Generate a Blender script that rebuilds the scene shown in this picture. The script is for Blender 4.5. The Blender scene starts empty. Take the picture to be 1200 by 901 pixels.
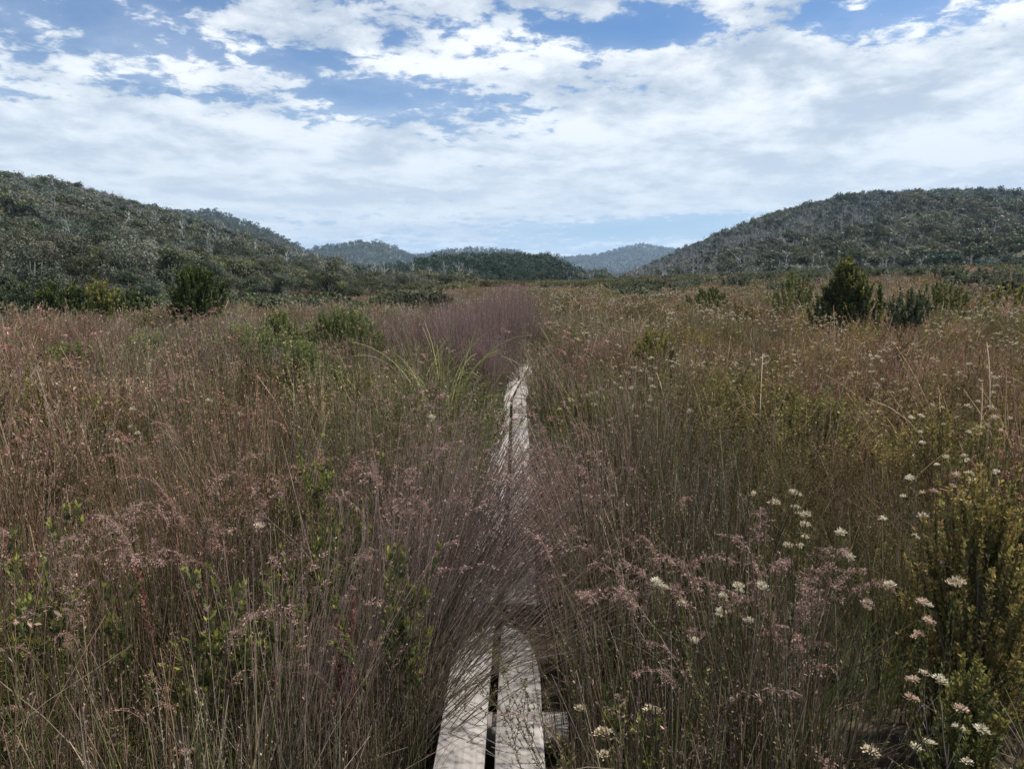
import bpy, math, random
import numpy as np

R = math.radians
SC = bpy.context.scene
COL = SC.collection
rng = np.random.default_rng(11)

# ------------------------------------------------------------------ camera numbers
EYE = 1.95
PITCH = R(8.6)
FPX = 826.0          # focal length in pixels of the 1200 px wide photograph


def ray(u, v):
    """direction through a pixel of the 1200x901 photograph"""
    a, b = (u - 600.0) / FPX, (450.5 - v) / FPX
    c, s = math.cos(PITCH), math.sin(PITCH)
    return np.array([a, c + b * s, -s + b * c])


def at(u, v, z):
    """point at height z seen at that pixel"""
    d = ray(u, v)
    return np.array([0, 0, EYE]) + d * ((z - EYE) / d[2])


def azel(u, v):
    d = ray(u, v)
    return math.atan2(d[0], d[1]), d[2] / math.hypot(d[0], d[1])


# ------------------------------------------------------------------ noise on arrays
_lat = np.random.default_rng(3).random((256, 256))


def vnoise(x, y):
    x = np.asarray(x, float); y = np.asarray(y, float)
    xi = np.floor(x).astype(int); yi = np.floor(y).astype(int)
    fx = x - xi; fy = y - yi
    fx = fx * fx * (3 - 2 * fx); fy = fy * fy * (3 - 2 * fy)
    g = lambda i, j: _lat[i & 255, j & 255]
    return ((g(xi, yi) * (1 - fx) + g(xi + 1, yi) * fx) * (1 - fy)
            + (g(xi, yi + 1) * (1 - fx) + g(xi + 1, yi + 1) * fx) * fy)


def fbm(x, y, o=4):
    s = 0; a = .5; t = 0
    for k in range(o):
        s = s + a * vnoise(x * 2 ** k + 17.3 * k, y * 2 ** k + 5.1 * k); t += a; a *= .5
    return s / t


def sstep(a, b, x):
    t = np.clip((x - a) / (b - a), 0, 1)
    return t * t * (3 - 2 * t)


# ------------------------------------------------------------------ materials
def nodes(m):
    m.use_nodes = True
    t = m.node_tree
    t.nodes.clear()
    return t, t.nodes.new, t.links.new


def plant_mat(name, instanced, trans=.3, rough=.55, spec=.25):
    m = bpy.data.materials.new(name)
    t, N, L = nodes(m)
    col = N('ShaderNodeAttribute'); col.attribute_name = 'Col'
    mul = N('ShaderNodeMix'); mul.data_type = 'RGBA'; mul.blend_type = 'MULTIPLY'
    mul.inputs['Factor'].default_value = 1
    L(col.outputs['Color'], mul.inputs[6])
    if instanced:
        ti = N('ShaderNodeAttribute'); ti.attribute_name = 'tint'; ti.attribute_type = 'INSTANCER'
        L(ti.outputs['Color'], mul.inputs[7])
    else:
        oi = N('ShaderNodeObjectInfo')
        L(oi.outputs['Color'], mul.inputs[7])
    # mottling of the plant itself, so no two stems are one flat colour
    tc = N('ShaderNodeTexCoord'); nz = N('ShaderNodeTexNoise')
    nz.inputs['Scale'].default_value = 34; nz.inputs['Detail'].default_value = 2
    L(tc.outputs['Object'], nz.inputs['Vector'])
    mr = N('ShaderNodeMapRange'); mr.inputs[1].default_value = .3; mr.inputs[2].default_value = .7
    mr.inputs[3].default_value = .72; mr.inputs[4].default_value = 1.28
    L(nz.outputs['Fac'], mr.inputs['Value'])
    m2 = N('ShaderNodeMix'); m2.data_type = 'RGBA'; m2.blend_type = 'MULTIPLY'; m2.inputs['Factor'].default_value = 1
    L(mul.outputs[2], m2.inputs[6]); L(mr.outputs[0], m2.inputs[7])
    p = N('ShaderNodeBsdfPrincipled')
    p.inputs['Roughness'].default_value = rough
    p.inputs['Specular IOR Level'].default_value = spec
    L(m2.outputs[2], p.inputs['Base Color'])
    tr = N('ShaderNodeBsdfTranslucent')
    L(m2.outputs[2], tr.inputs['Color'])
    mx = N('ShaderNodeMixShader'); mx.inputs['Fac'].default_value = trans
    L(p.outputs[0], mx.inputs[1]); L(tr.outputs[0], mx.inputs[2])
    o = N('ShaderNodeOutputMaterial'); L(mx.outputs[0], o.inputs['Surface'])
    return m


M_INST = plant_mat('plant_scattered', True, spec=.12)
M_PLANT = plant_mat('plant', False, spec=.12)
M_BARK = plant_mat('bark', False, trans=0, rough=.8, spec=.1)
M_BARK_I = plant_mat('bark_scattered', True, trans=0, rough=.8, spec=.1)
M_FLOWER = plant_mat('petals', False, trans=.35, rough=.6, spec=.2)


def ground_mat(name, c1, c2, c3, s1, s2):
    m = bpy.data.materials.new(name)
    t, N, L = nodes(m)
    g = N('ShaderNodeNewGeometry')
    n1 = N('ShaderNodeTexNoise'); n1.inputs['Scale'].default_value = s1; n1.inputs['Detail'].default_value = 6
    n2 = N('ShaderNodeTexNoise'); n2.inputs['Scale'].default_value = s2; n2.inputs['Detail'].default_value = 8
    L(g.outputs['Position'], n1.inputs['Vector']); L(g.outputs['Position'], n2.inputs['Vector'])
    r = N('ShaderNodeValToRGB')
    e = r.color_ramp.elements
    e[0].position = .35; e[0].color = (*c1, 1); e[1].position = .66; e[1].color = (*c2, 1)
    L(n1.outputs['Fac'], r.inputs['Fac'])
    mx = N('ShaderNodeMix'); mx.data_type = 'RGBA'; mx.inputs[7].default_value = (*c3, 1)
    r2 = N('ShaderNodeMapRange'); r2.inputs[1].default_value = .45; r2.inputs[2].default_value = .7
    L(n2.outputs['Fac'], r2.inputs['Value']); L(r2.outputs[0], mx.inputs['Factor'])
    L(r.outputs['Color'], mx.inputs[6])
    p = N('ShaderNodeBsdfPrincipled'); p.inputs['Roughness'].default_value = .95
    p.inputs['Specular IOR Level'].default_value = .1
    L(mx.outputs[2], p.inputs['Base Color'])
    b = N('ShaderNodeBump'); b.inputs['Strength'].default_value = .6; b.inputs['Distance'].default_value = .5 / s2
    L(n2.outputs['Fac'], b.inputs['Height']); L(b.outputs[0], p.inputs['Normal'])
    o = N('ShaderNodeOutputMaterial'); L(p.outputs[0], o.inputs['Surface'])
    return m


M_GROUND = ground_mat('peat', (.028, .022, .015), (.06, .045, .03), (.10, .075, .05), .7, 9)
M_HILL = ground_mat('hill_scrub', (.035, .04, .022), (.06, .06, .035), (.085, .08, .06), .02, .35)
M_FARHILL = ground_mat('far_hill_scrub', (.03, .04, .03), (.05, .056, .042), (.08, .08, .07), .004, .06)


def wood_mat():
    m = bpy.data.materials.new('weathered_timber')
    t, N, L = nodes(m)
    tc = N('ShaderNodeTexCoord')
    mp = N('ShaderNodeMapping'); mp.inputs['Scale'].default_value = (60, 2.2, 60)
    L(tc.outputs['Object'], mp.inputs['Vector'])
    grain = N('ShaderNodeTexNoise'); grain.inputs['Scale'].default_value = 1; grain.inputs['Detail'].default_value = 7
    L(mp.outputs[0], grain.inputs['Vector'])
    r = N('ShaderNodeValToRGB'); e = r.color_ramp.elements
    e[0].position = .25; e[0].color = (.235, .21, .193, 1); e[1].position = .72; e[1].color = (.33, .305, .285, 1)
    L(grain.outputs['Fac'], r.inputs['Fac'])
    st = N('ShaderNodeTexNoise'); st.inputs['Scale'].default_value = 5.5; st.inputs['Detail'].default_value = 6
    st.inputs['Roughness'].default_value = .7
    L(tc.outputs['Object'], st.inputs['Vector'])
    sr = N('ShaderNodeMapRange'); sr.inputs[1].default_value = .35; sr.inputs[2].default_value = .75
    sr.inputs[3].default_value = 1.12; sr.inputs[4].default_value = .72
    L(st.outputs['Fac'], sr.inputs['Value'])
    m1 = N('ShaderNodeMix'); m1.data_type = 'RGBA'; m1.blend_type = 'MULTIPLY'; m1.inputs['Factor'].default_value = 1
    L(r.outputs['Color'], m1.inputs[6]); L(sr.outputs[0], m1.inputs[7])
    sp = N('ShaderNodeTexVoronoi'); sp.inputs['Scale'].default_value = 46
    L(tc.outputs['Object'], sp.inputs['Vector'])
    spr = N('ShaderNodeMapRange'); spr.inputs[1].default_value = .07; spr.inputs[2].default_value = .16
    spr.inputs[3].default_value = .5; spr.inputs[4].default_value = 0
    L(sp.outputs['Distance'], spr.inputs['Value'])
    m2 = N('ShaderNodeMix'); m2.data_type = 'RGBA'; m2.inputs[7].default_value = (.17, .14, .12, 1)
    L(spr.outputs[0], m2.inputs['Factor']); L(m1.outputs[2], m2.inputs[6])
    p = N('ShaderNodeBsdfPrincipled'); p.inputs['Roughness'].default_value = .85
    p.inputs['Specular IOR Level'].default_value = .15
    L(m2.outputs[2], p.inputs['Base Color'])
    b = N('ShaderNodeBump'); b.inputs['Strength'].default_value = .5; b.inputs['Distance'].default_value = .004
    L(grain.outputs['Fac'], b.inputs['Height']); L(b.outputs[0], p.inputs['Normal'])
    o = N('ShaderNodeOutputMaterial'); L(p.outputs[0], o.inputs['Surface'])
    return m


M_WOOD = wood_mat()


# ------------------------------------------------------------------ mesh building
class MB:
    def __init__(self):
        self.V = []; self.Q = []; self.T = []; self.C = []; self.n = 0

    def add(self, V, C, Q=None, T=None):
        V = np.asarray(V, float).reshape(-1, 3)
        C = np.asarray(C, float)
        if C.ndim == 1:
            C = np.tile(C, (len(V), 1))
        if Q is not None and len(Q):
            self.Q.append(np.asarray(Q).reshape(-1, 4) + self.n)
        if T is not None and len(T):
            self.T.append(np.asarray(T).reshape(-1, 3) + self.n)
        self.V.append(V); self.C.append(C[:, :3]); self.n += len(V)

    def mesh(self, name, mat, smooth=False):
        V = np.concatenate(self.V); C = np.concatenate(self.C)
        Q = np.concatenate(self.Q) if self.Q else np.zeros((0, 4), int)
        T = np.concatenate(self.T) if self.T else np.zeros((0, 3), int)
        me = bpy.data.meshes.new(name)
        me.vertices.add(len(V)); me.vertices.foreach_set('co', V.ravel())
        idx = np.concatenate([Q.ravel(), T.ravel()]).astype(np.int32)
        st = np.concatenate([np.arange(len(Q)) * 4, len(Q) * 4 + np.arange(len(T)) * 3]).astype(np.int32)
        me.loops.add(len(idx)); me.loops.foreach_set('vertex_index', idx)
        me.polygons.add(len(st)); me.polygons.foreach_set('loop_start', st)
        if smooth:
            me.polygons.foreach_set('use_smooth', np.ones(len(st), bool))
        a = me.attributes.new('Col', 'FLOAT_COLOR', 'POINT')
        a.data.foreach_set('color', np.concatenate([np.clip(C, 0, 1), np.ones((len(C), 1))], 1).astype(np.float32).ravel())
        me.update(calc_edges=True)
        me.materials.append(mat)
        return me


def link(name, data, parent=None, loc=None, rot=None, scale=None):
    o = bpy.data.objects.new(name, data)
    COL.objects.link(o)
    if parent is not None:
        o.parent = parent
    if loc is not None:
        o.location = [float(c) for c in loc]
    if rot is not None:
        o.rotation_euler = [float(c) for c in rot]
    if scale is not None:
        o.scale = [float(c) for c in (scale if hasattr(scale, '__len__') else (scale,) * 3)]
    return o


def tag(o, label=None, cat=None, group=None, kind=None):
    if label: o['label'] = label
    if cat: o['category'] = cat
    if group: o['group'] = group
    if kind: o['kind'] = kind
    return o


def bc(x, n):
    x = np.asarray(x, float)
    return np.full(n, x) if x.ndim == 0 else x


def strands(mb, P, az, tilt, L, bend, w0, w1, nseg, c0, c1, sides=3, p=1.4):
    """tapering curved stems; returns points (N,k,3) and directions"""
    P = np.asarray(P, float); n = len(P)
    az, tilt, L, bend, w0, w1 = (bc(a, n) for a in (az, tilt, L, bend, w0, w1))
    t = np.linspace(0, 1, nseg + 1)
    ang = tilt[:, None] + bend[:, None] * t[None] ** p
    h = np.stack([np.cos(az), np.sin(az), np.zeros(n)], -1)
    D = np.sin(ang)[..., None] * h[:, None] + np.cos(ang)[..., None] * np.array([0, 0, 1.])
    mid = (D[:, 1:] + D[:, :-1]) * .5
    C = np.concatenate([np.zeros((n, 1, 3)), np.cumsum(mid * (L / nseg)[:, None, None], 1)], 1) + P[:, None]
    s = np.stack([-np.sin(az), np.cos(az), np.zeros(n)], -1)[:, None].repeat(nseg + 1, 1)
    u = np.cross(D, s)
    w = w0[:, None] * (1 - t) + w1[:, None] * t
    c0 = np.asarray(c0, float); c1 = np.asarray(c1, float)
    if c0.ndim == 1: c0 = np.tile(c0, (n, 1))
    if c1.ndim == 1: c1 = np.tile(c1, (n, 1))
    col = c0[:, None] * (1 - t)[None, :, None] + c1[:, None] * t[None, :, None]
    if sides == 2:
        ph = rng.random(n) * math.pi
        off = np.cos(ph)[:, None, None] * s + np.sin(ph)[:, None, None] * u
        V = np.stack([C - off * w[..., None] * .5, C + off * w[..., None] * .5], 2)
    else:
        ph = np.arange(sides) * 2 * math.pi / sides
        V = C[:, :, None] + (np.cos(ph)[None, None, :, None] * s[:, :, None]
                             + np.sin(ph)[None, None, :, None] * u[:, :, None]) * w[:, :, None, None] * .5
    k = V.shape[2]
    base = np.arange(n)[:, None, None] * (nseg + 1) * k + np.arange(nseg)[None, :, None] * k
    j = np.arange(k if k > 2 else 1)[None, None]
    j2 = (j + 1) % k
    Q = np.stack([base + j, base + j2, base + k + j2, base + k + j], -1).reshape(-1, 4)
    mb.add(V.reshape(-1, 3), np.repeat(col, k, 1).reshape(-1, 3), Q)
    return C, D


def unit(v):
    return v / np.maximum(np.linalg.norm(v, axis=-1, keepdims=True), 1e-9)


def rvec(n):
    return unit(rng.normal(size=(n, 3)))


def leaflets(mb, P, D, L, W, C, nrm=None):
    """small pointed leaves / spikelets, one folded-free diamond each"""
    n = len(P)
    if n == 0: return
    D = unit(D); L = bc(L, n)[:, None]; W = bc(W, n)[:, None]
    S = unit(np.cross(D, rvec(n) if nrm is None else nrm))
    V = np.stack([P, P + D * L * .45 + S * W * .5, P + D * L, P + D * L * .45 - S * W * .5], 1)
    C = np.asarray(C, float)
    if C.ndim == 1: C = np.tile(C, (n, 1))
    mb.add(V.reshape(-1, 3), np.repeat(C, 4, 0), np.arange(n * 4).reshape(-1, 4))


def pick(cols, n, jit=.18):
    """n colours out of a list, each a bit lighter or darker"""
    c = np.asarray(cols, float)[rng.integers(0, len(cols), n)]
    return c * (1 + rng.normal(0, jit, (n, 1))).clip(.5, 1.7)


def along(C, D, k, lo, hi):
    """k random places on each strand between fractions lo and hi"""
    n, m = C.shape[:2]
    t = rng.uniform(lo, hi, (n, k)) * (m - 1)
    i = np.minimum(t.astype(int), m - 2); f = (t - i)[..., None]
    r = np.arange(n)[:, None]
    return (C[r, i] * (1 - f) + C[r, i + 1] * f).reshape(-1, 3), D[r, i].reshape(-1, 3), (t / (m - 1)).ravel()


def disc(n, r):
    a = rng.random(n) * 2 * math.pi; q = r * np.sqrt(rng.random(n))
    return np.stack([q * np.cos(a), q * np.sin(a), np.zeros(n)], -1)


# plant colours (albedo)
OLIVE = (.095, .10, .045); MOSS = (.075, .10, .036); STRAW = (.32, .265, .185); GREY = (.235, .21, .18)
BROWN = (.15, .115, .078); RUST = (.19, .105, .065); PINK = (.36, .22, .18); MAUVE = (.24, .18, .165)
YGREEN = (.17, .19, .035); GOLD = (.20, .15, .04); DARKG = (.03, .05, .017); CREAM = (.72, .64, .50)


# ------------------------------------------------------------------ scattered plants (stuff)
_scatter_n = 0


def gn_tree(meshes):
    t = bpy.data.node_groups.new('scatter', 'GeometryNodeTree')
    t.interface.new_socket('Geometry', in_out='INPUT', socket_type='NodeSocketGeometry')
    t.interface.new_socket('Geometry', in_out='OUTPUT', socket_type='NodeSocketGeometry')
    N, L = t.nodes.new, t.links.new
    i = N('NodeGroupInput'); o = N('NodeGroupOutput')
    j = N('GeometryNodeJoinGeometry')
    for me in meshes:
        ob = bpy.data.objects.new(me.name, me)      # a plant form, never linked to the scene itself
        oi = N('GeometryNodeObjectInfo'); oi.inputs['Object'].default_value = ob
        gi = N('GeometryNodeGeometryToInstance')
        L(oi.outputs['Geometry'], gi.inputs[0]); L(gi.outputs[0], j.inputs[0])
    ip = N('GeometryNodeInstanceOnPoints')
    L(i.outputs[0], ip.inputs['Points']); L(j.outputs[0], ip.inputs['Instance'])
    ip.inputs['Pick Instance'].default_value = True
    for nm, ty, sock in (('idx', 'INT', 'Instance Index'), ('rot', 'FLOAT_VECTOR', 'Rotation'), ('scl', 'FLOAT_VECTOR', 'Scale')):
        a = N('GeometryNodeInputNamedAttribute'); a.data_type = ty; a.inputs['Name'].default_value = nm
        L(next(s for s in a.outputs if s.enabled and s.name == 'Attribute'), ip.inputs[sock])
    L(ip.outputs[0], o.inputs[0])
    return t


def scatter(name, meshes, P, tint, scl, rot=None, label=None):
    n = len(P)
    me = bpy.data.meshes.new(name)
    me.vertices.add(n); me.vertices.foreach_set('co', np.asarray(P, np.float32).ravel())
    if rot is None:
        rot = np.stack([rng.normal(0, .07, n), rng.normal(0, .07, n), rng.random(n) * 6.283], -1)
    scl = np.asarray(scl, float)
    if scl.ndim == 1: scl = np.stack([scl] * 3, -1)
    for nm, ty, pr, v in (('rot', 'FLOAT_VECTOR', 'vector', rot), ('scl', 'FLOAT_VECTOR', 'vector', scl),
                          ('idx', 'INT', 'value', rng.integers(0, len(meshes), n)),
                          ('tint', 'FLOAT_COLOR', 'color', np.concatenate([tint, np.ones((n, 1))], 1))):
        a = me.attributes.new(nm, ty, 'POINT')
        a.data.foreach_set(pr, np.ascontiguousarray(v, np.int32 if ty == 'INT' else np.float32).ravel())
    o = link(name, me)
    md = o.modifiers.new('plants', 'NODES'); md.node_group = gn_tree(meshes)
    tag(o, label=label, kind='stuff')
    return o


# ------------------------------------------------------------------ terrain
def ground_z(x, y):
    x = np.asarray(x, float); y = np.asarray(y, float)
    r = np.hypot(x, y)
    z = (fbm(x * .06 + 9, y * .06) - .5) * .5 * sstep(5, 30, r)
    z = z + sstep(4, 60, x) * 2.3 * sstep(14, 70, r)
    z = z - sstep(20, 62, r) * sstep(.02, .28, -x / np.maximum(r, 1)) * 1.0
    z = z + (fbm(x * .02 + 2, y * .02 + 7) - .5) * 2.0 * sstep(60, 200, r)
    return z - sstep(150, 600, r) * 3


# the boardwalk's middle line
PATH = np.array([(-.085, -2), (-.083, 2.3), (-.075, 3.3), (-.05, 4.6), (-.025, 6.2), (-.015, 8.5), (-.008, 10.1),
                 (.11, 11.5), (.28, 13.2), (.5, 16), (.6, 20), (.3, 28), (-.4, 40)])
Z_WALK = .20


def path_x(y):
    return np.interp(y, PATH[:, 1], PATH[:, 0])


def build_ground():
    na, nr = 220, 90
    rr = np.concatenate([[0], np.geomspace(.6, 3900, nr)])
    aa = np.linspace(0, 2 * math.pi, na, endpoint=False)
    V = [(0, 0, 0)]
    rg, ag = np.meshgrid(rr[1:], aa, indexing='ij')
    x, y = rg * np.sin(ag), rg * np.cos(ag)
    z = ground_z(x, y)
    V = np.concatenate([[[0, 0, 0]], np.stack([x, y, z], -1).reshape(-1, 3)])
    i = np.arange(nr - 1)[:, None]; j = np.arange(na)[None]
    j2 = (j + 1) % na
    Q = np.stack([1 + i * na + j, 1 + (i + 1) * na + j, 1 + (i + 1) * na + j2, 1 + i * na + j2], -1).reshape(-1, 4)
    T = np.stack([np.zeros(na, int), 1 + np.arange(na), 1 + (np.arange(na) + 1) % na], -1)
    mb = MB(); mb.add(V, (1, 1, 1), Q[:, ::-1], T[:, ::-1])
    o = link('ground', mb.mesh('ground', M_GROUND, True))
    tag(o, 'dark peaty ground under the heath', kind='structure')


build_ground()


class Hill:
    def __init__(self, pix, foot, crest, tree, rough=.06, back=1.0, power=1.0, base=-3.0):
        self.base = base
        a = [azel(u, v) for u, v in pix]
        self.az = np.array([q[0] for q in a]); self.te = np.array([q[1] for q in a])
        self.F, self.Rc, self.tree, self.rough, self.back, self.pw = foot, crest, tree, rough, back, power

    def foot(self, az):
        return np.interp(az, [R(-46), R(-20), R(-8), R(4), R(20), R(46)], self.F) if hasattr(self.F, '__len__') else np.full_like(az, self.F)

    def crest(self, az):
        return np.interp(az, [R(-46), R(-20), R(-8), R(4), R(20), R(46)], self.Rc) if hasattr(self.Rc, '__len__') else np.full_like(az, self.Rc)

    def z(self, az, r):
        F, Rc = self.foot(az), self.crest(az)
        top = EYE + np.interp(az, self.az, self.te) * Rc - self.tree
        top = np.maximum(top, -4)
        t = (r - F) / (Rc - F)
        up = np.clip(t, 0, 1) ** self.pw
        up = .55 * up + .45 * up * up * (3 - 2 * up)
        s = np.where(t <= 1, up, np.clip(1 - ((t - 1) / self.back) ** 2, 0, 1))
        x, y = r * np.sin(az), r * np.cos(az)
        q = 7.0 / (Rc - F)
        bump = (fbm(x * q, y * q, 4) - .5) * 2 * self.rough * (Rc - F) * np.clip(t, 0, 1) * np.clip(1.15 - t, 0, 1)
        base = self.base
        return np.where(t < 0, base - 1.5, base + (top - base) * s + bump * np.clip(top / 20, 0, 1))

    def build(self, mat, label, na=130, nr=60):
        aa = np.linspace(self.az[0], self.az[-1], na)
        tt = np.concatenate([np.linspace(0, 1, nr - 14), np.linspace(1.04, 1 + self.back, 14)])
        ag, tg = np.meshgrid(aa, tt)
        F, Rc = self.foot(ag), self.crest(ag)
        rg = F + tg * (Rc - F)
        z = self.z(ag, rg)
        V = np.stack([rg * np.sin(ag), rg * np.cos(ag), z], -1).reshape(-1, 3)
        i = np.arange(len(tt) - 1)[:, None]; j = np.arange(na - 1)[None]
        Q = np.stack([i * na + j, i * na + j + 1, (i + 1) * na + j + 1, (i + 1) * na + j], -1).reshape(-1, 4)
        mb = MB(); mb.add(V, (1, 1, 1), Q)
        o = link('hill', mb.mesh('hill', mat, True))
        tag(o, label, kind='structure')

    def sample(self, n, t0=0, t1=1.02):
        az = rng.uniform(self.az[0], self.az[-1], n * 3)
        F, Rc = self.foot(az), self.crest(az)
        t = rng.uniform(t0, t1, n * 3)
        r = F + t * (Rc - F)
        keep = rng.random(n * 3) < r / r.max()
        az, r, t = az[keep][:n], r[keep][:n], t[keep][:n]
        z = self.z(az, r)
        return np.stack([r * np.sin(az), r * np.cos(az), z], -1), t, az


H_LEFT = Hill([(-420, 330), (-300, 260), (-150, 205), (0, 203), (60, 214), (110, 224), (160, 240), (200, 250), (230, 258), (263, 268), (297, 277), (322, 284),
               (380, 299), (430, 310), (500, 322), (560, 336)], (50, 58, 95, 130, 130, 130), (420, 480, 430, 300, 300, 300), 8.5, .035, power=.9, base=-1.6)
H_LEFT2 = Hill([(120, 290), (160, 262), (200, 247), (250, 246.5), (290, 258), (320, 273), (345, 286), (380, 303), (420, 325)], 560, 860, 6, .05)
H_BLUE = Hill([(300, 330), (345, 299), (370, 290), (420, 283.5), (455, 287), (482, 299), (520, 320)], 1150, 1500, 5, .04)
H_BLUE2 = Hill([(440, 325), (480, 300), (510, 295), (550, 290.5), (600, 293), (640, 302), (690, 322)], 1300, 1700, 6, .03)
H_KNOLL = Hill([(330, 334), (380, 325), (430, 313), (470, 307), (500, 300), (535, 294), (570, 293), (600, 291.5), (640, 293), (660, 304),
                (680, 319), (705, 332)], 165, 250, 9.5, .04, power=.6)
H_FAR = Hill([(600, 330), (640, 312), (662, 302), (700, 298), (728, 292), (750, 287), (782, 291), (812, 296), (860, 315), (900, 335)], 1900, 2700, 6, .06)
H_RANGE = Hill([(250, 322), (400, 304), (480, 297), (560, 299), (640, 301), (700, 300), (760, 304), (900, 320)], 3100, 3500, 0, .02)
H_RIGHT = Hill([(660, 345), (690, 337), (740, 320), (770, 308), (800, 293), (850, 272), (900, 255), (960, 238), (1030, 226), (1100, 223.5), (1150, 226.5),
                (1200, 229), (1300, 236), (1450, 262), (1600, 320)], (150, 150, 150, 150, 130, 110), (420, 420, 420, 420, 470, 420), 6.5, .035, power=.8)
H_LEFT.build(M_HILL, 'forested hill rising on the left'); H_LEFT2.build(M_HILL, 'darker forested ridge behind the left hill')
H_BLUE.build(M_FARHILL, 'far dark blue wooded hill left of the gap'); H_BLUE2.build(M_FARHILL, 'far wooded ridge behind the knoll')
H_KNOLL.build(M_HILL, 'dark green wooded knoll in the middle distance'); H_FAR.build(M_FARHILL, 'pale blue hill in the gap of the valley')
H_RANGE.build(M_FARHILL, 'faint range on the horizon'); H_RIGHT.build(M_HILL, 'scrubby hill with grey dead trunks on the right')


# ------------------------------------------------------------------ trees
def tree_crown(mb, h, w, nl, leaf, cols, style, lobes):
    """leaf clumps through the crown; style 0 umbrella, 1 tall and open, 2 low bush"""
    ctr = []
    for k in range(lobes):
        a = rng.random() * 6.283; q = math.sqrt(rng.random()) * w * .42
        if style == 0: z = h * (.80 - .22 * (q / (w * .5)) ** 2 + rng.normal(0, .06))
        elif style == 1: z = h * rng.uniform(.42, .93); q *= (1.15 - .6 * abs(z / h - .6))
        else: z = h * rng.uniform(.25, .8); q *= (1.2 - .7 * z / h)
        ctr.append((q * math.cos(a), q * math.sin(a), z))
    ctr = np.array(ctr)
    n = nl // lobes
    for c in ctr:
        s = w * rng.uniform(.15, .27)
        d = rvec(n) * (rng.random((n, 1)) ** .28) * np.array([s, s, s * (.55 if style == 0 else .8)])
        cc = pick(cols, 1, .12)[0]
        C = np.tile(cc, (n, 1)) * (1 + rng.normal(0, .16, (n, 1))).clip(.5, 1.6)
        nr = unit(unit(d) + np.array([0, 0, .25]) + rng.normal(0, .33, (n, 3)))
        dirs = unit(np.cross(nr, rvec(n)))
        leaflets(mb, c + d, dirs, leaf * rng.uniform(.7, 1.4, n), leaf * rng.uniform(.5, .9, n), C, nr)
    return ctr


def tree_trunk(mb, h, ctr, r0, c0, c1, style):
    n = 1 if style != 2 else 3
    P = disc(n, .05 * h * (style == 2))
    a = rng.random(n) * 6.283
    C, D = strands(mb, P - np.array([0, 0, .3]), a, R(4) * rng.random(n), h * .8 * np.ones(n), R(10) * rng.random(n), r0 * 2, r0 * .5, 6, c0, c1, 6)
    for c in ctr[:14]:
        k = rng.integers(2, 5)
        p = C[rng.integers(0, n), k]
        v = c - p; L = np.linalg.norm(v)
        strands(mb, [p], [math.atan2(v[1], v[0])], math.acos(max(-1, min(1, v[2] / L))) + .15, L, -.25, r0 * .7, r0 * .15, 4, c1, c1, 4)


G_DARK = [(.045, .065, .03), (.06, .072, .04), (.04, .06, .032)]
G_OLIVE = [(.078, .09, .05), (.06, .073, .043), (.095, .098, .055), (.055, .065, .04)]
G_GREY = [(.10, .108, .08), (.083, .092, .07), (.118, .118, .092)]
G_YEL = [(.115, .125, .05), (.095, .108, .046)]
BARKS = ((.20, .18, .155), (.33, .31, .28))


def tree_pair(name, h, w, nl, leaf, cols, style, lobes, r0, instanced=False):
    c = MB(); ctr = tree_crown(c, h, w, nl, leaf, cols, style, lobes)
    t = MB(); tree_trunk(t, h, ctr, r0, *BARKS, style)
    return c.mesh(name + '_crown', M_PLANT), t.mesh(name + '_trunk', M_BARK)


def whole_tree(name, h, w, nl, leaf, cols, style, lobes, r0):
    c = MB(); ctr = tree_crown(c, h, w, nl, leaf, cols, style, lobes)
    tree_trunk(c, h, ctr, r0, *BARKS, style)
    return c.mesh(name, M_INST)


def dead_tree_mb(h, r0, nb):
    m = MB()
    g = pick([(.42, .41, .40), (.34, .33, .32), (.50, .48, .46)], 1)[0]
    C, D = strands(m, [(0, 0, -.3)], rng.random() * 6.28, R(3), h, R(rng.uniform(-8, 14)), r0 * 2, r0 * .5, 7, g * .85, g, 5)
    for k in range(nb):
        i = rng.integers(2, 7); L = h * rng.uniform(.2, .5) * (1.2 - i / 8)
        c2, d2 = strands(m, [C[0, i]], rng.random() * 6.283, R(rng.uniform(25, 65)), L, R(rng.uniform(-45, 25)), r0 * .95, r0 * .2, 5, g, g * 1.1, 4)
        for q in range(2):
            e = rng.integers(2, 5)
            strands(m, [c2[0, e]], rng.random() * 6.283, R(rng.uniform(10, 60)), L * .45, R(-20), r0 * .4, r0 * .12, 3, g, g * 1.1, 3)
    return m


print('setting done')


def dead_mask(P, t, az, zone):
    g = fbm(P[:, 0] * .014 + 3, P[:, 1] * .014, 3)
    if zone == 'right':
        return ((.25 + .75 * sstep(.40, .56, g)) * (1.1 - .68 * sstep(R(19), R(33), az))).clip(0, 1)
    if zone == 'left':
        band = np.exp(-((t - .20 - .1 * (g - .5)) / .07) ** 2) + .9 * np.exp(-((t - .74) / .10) ** 2) * (az < R(-25))
        return (.10 + .25 * sstep(.45, .6, g) + .75 * band * sstep(.25, .5, g)).clip(0, 1)
    return np.zeros(len(P))


# --- live trees: nearest 300 as things, the rest of each wood as one mass
def gather():
    out = []     # (P, zone)
    for hill, n, t0, zone in ((H_LEFT, 9800, .0, 'left'), (H_KNOLL, 1500, .0, 'knoll'), (H_RIGHT, 4200, .0, 'right')):
        P, t, az = hill.sample(n, t0)
        k = rng.random(len(P)) > .5 * dead_mask(P, t, az, zone)
        P, t, az = P[k], t[k], az[k]
        out.append((P, t, az, zone))
    return out


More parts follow.
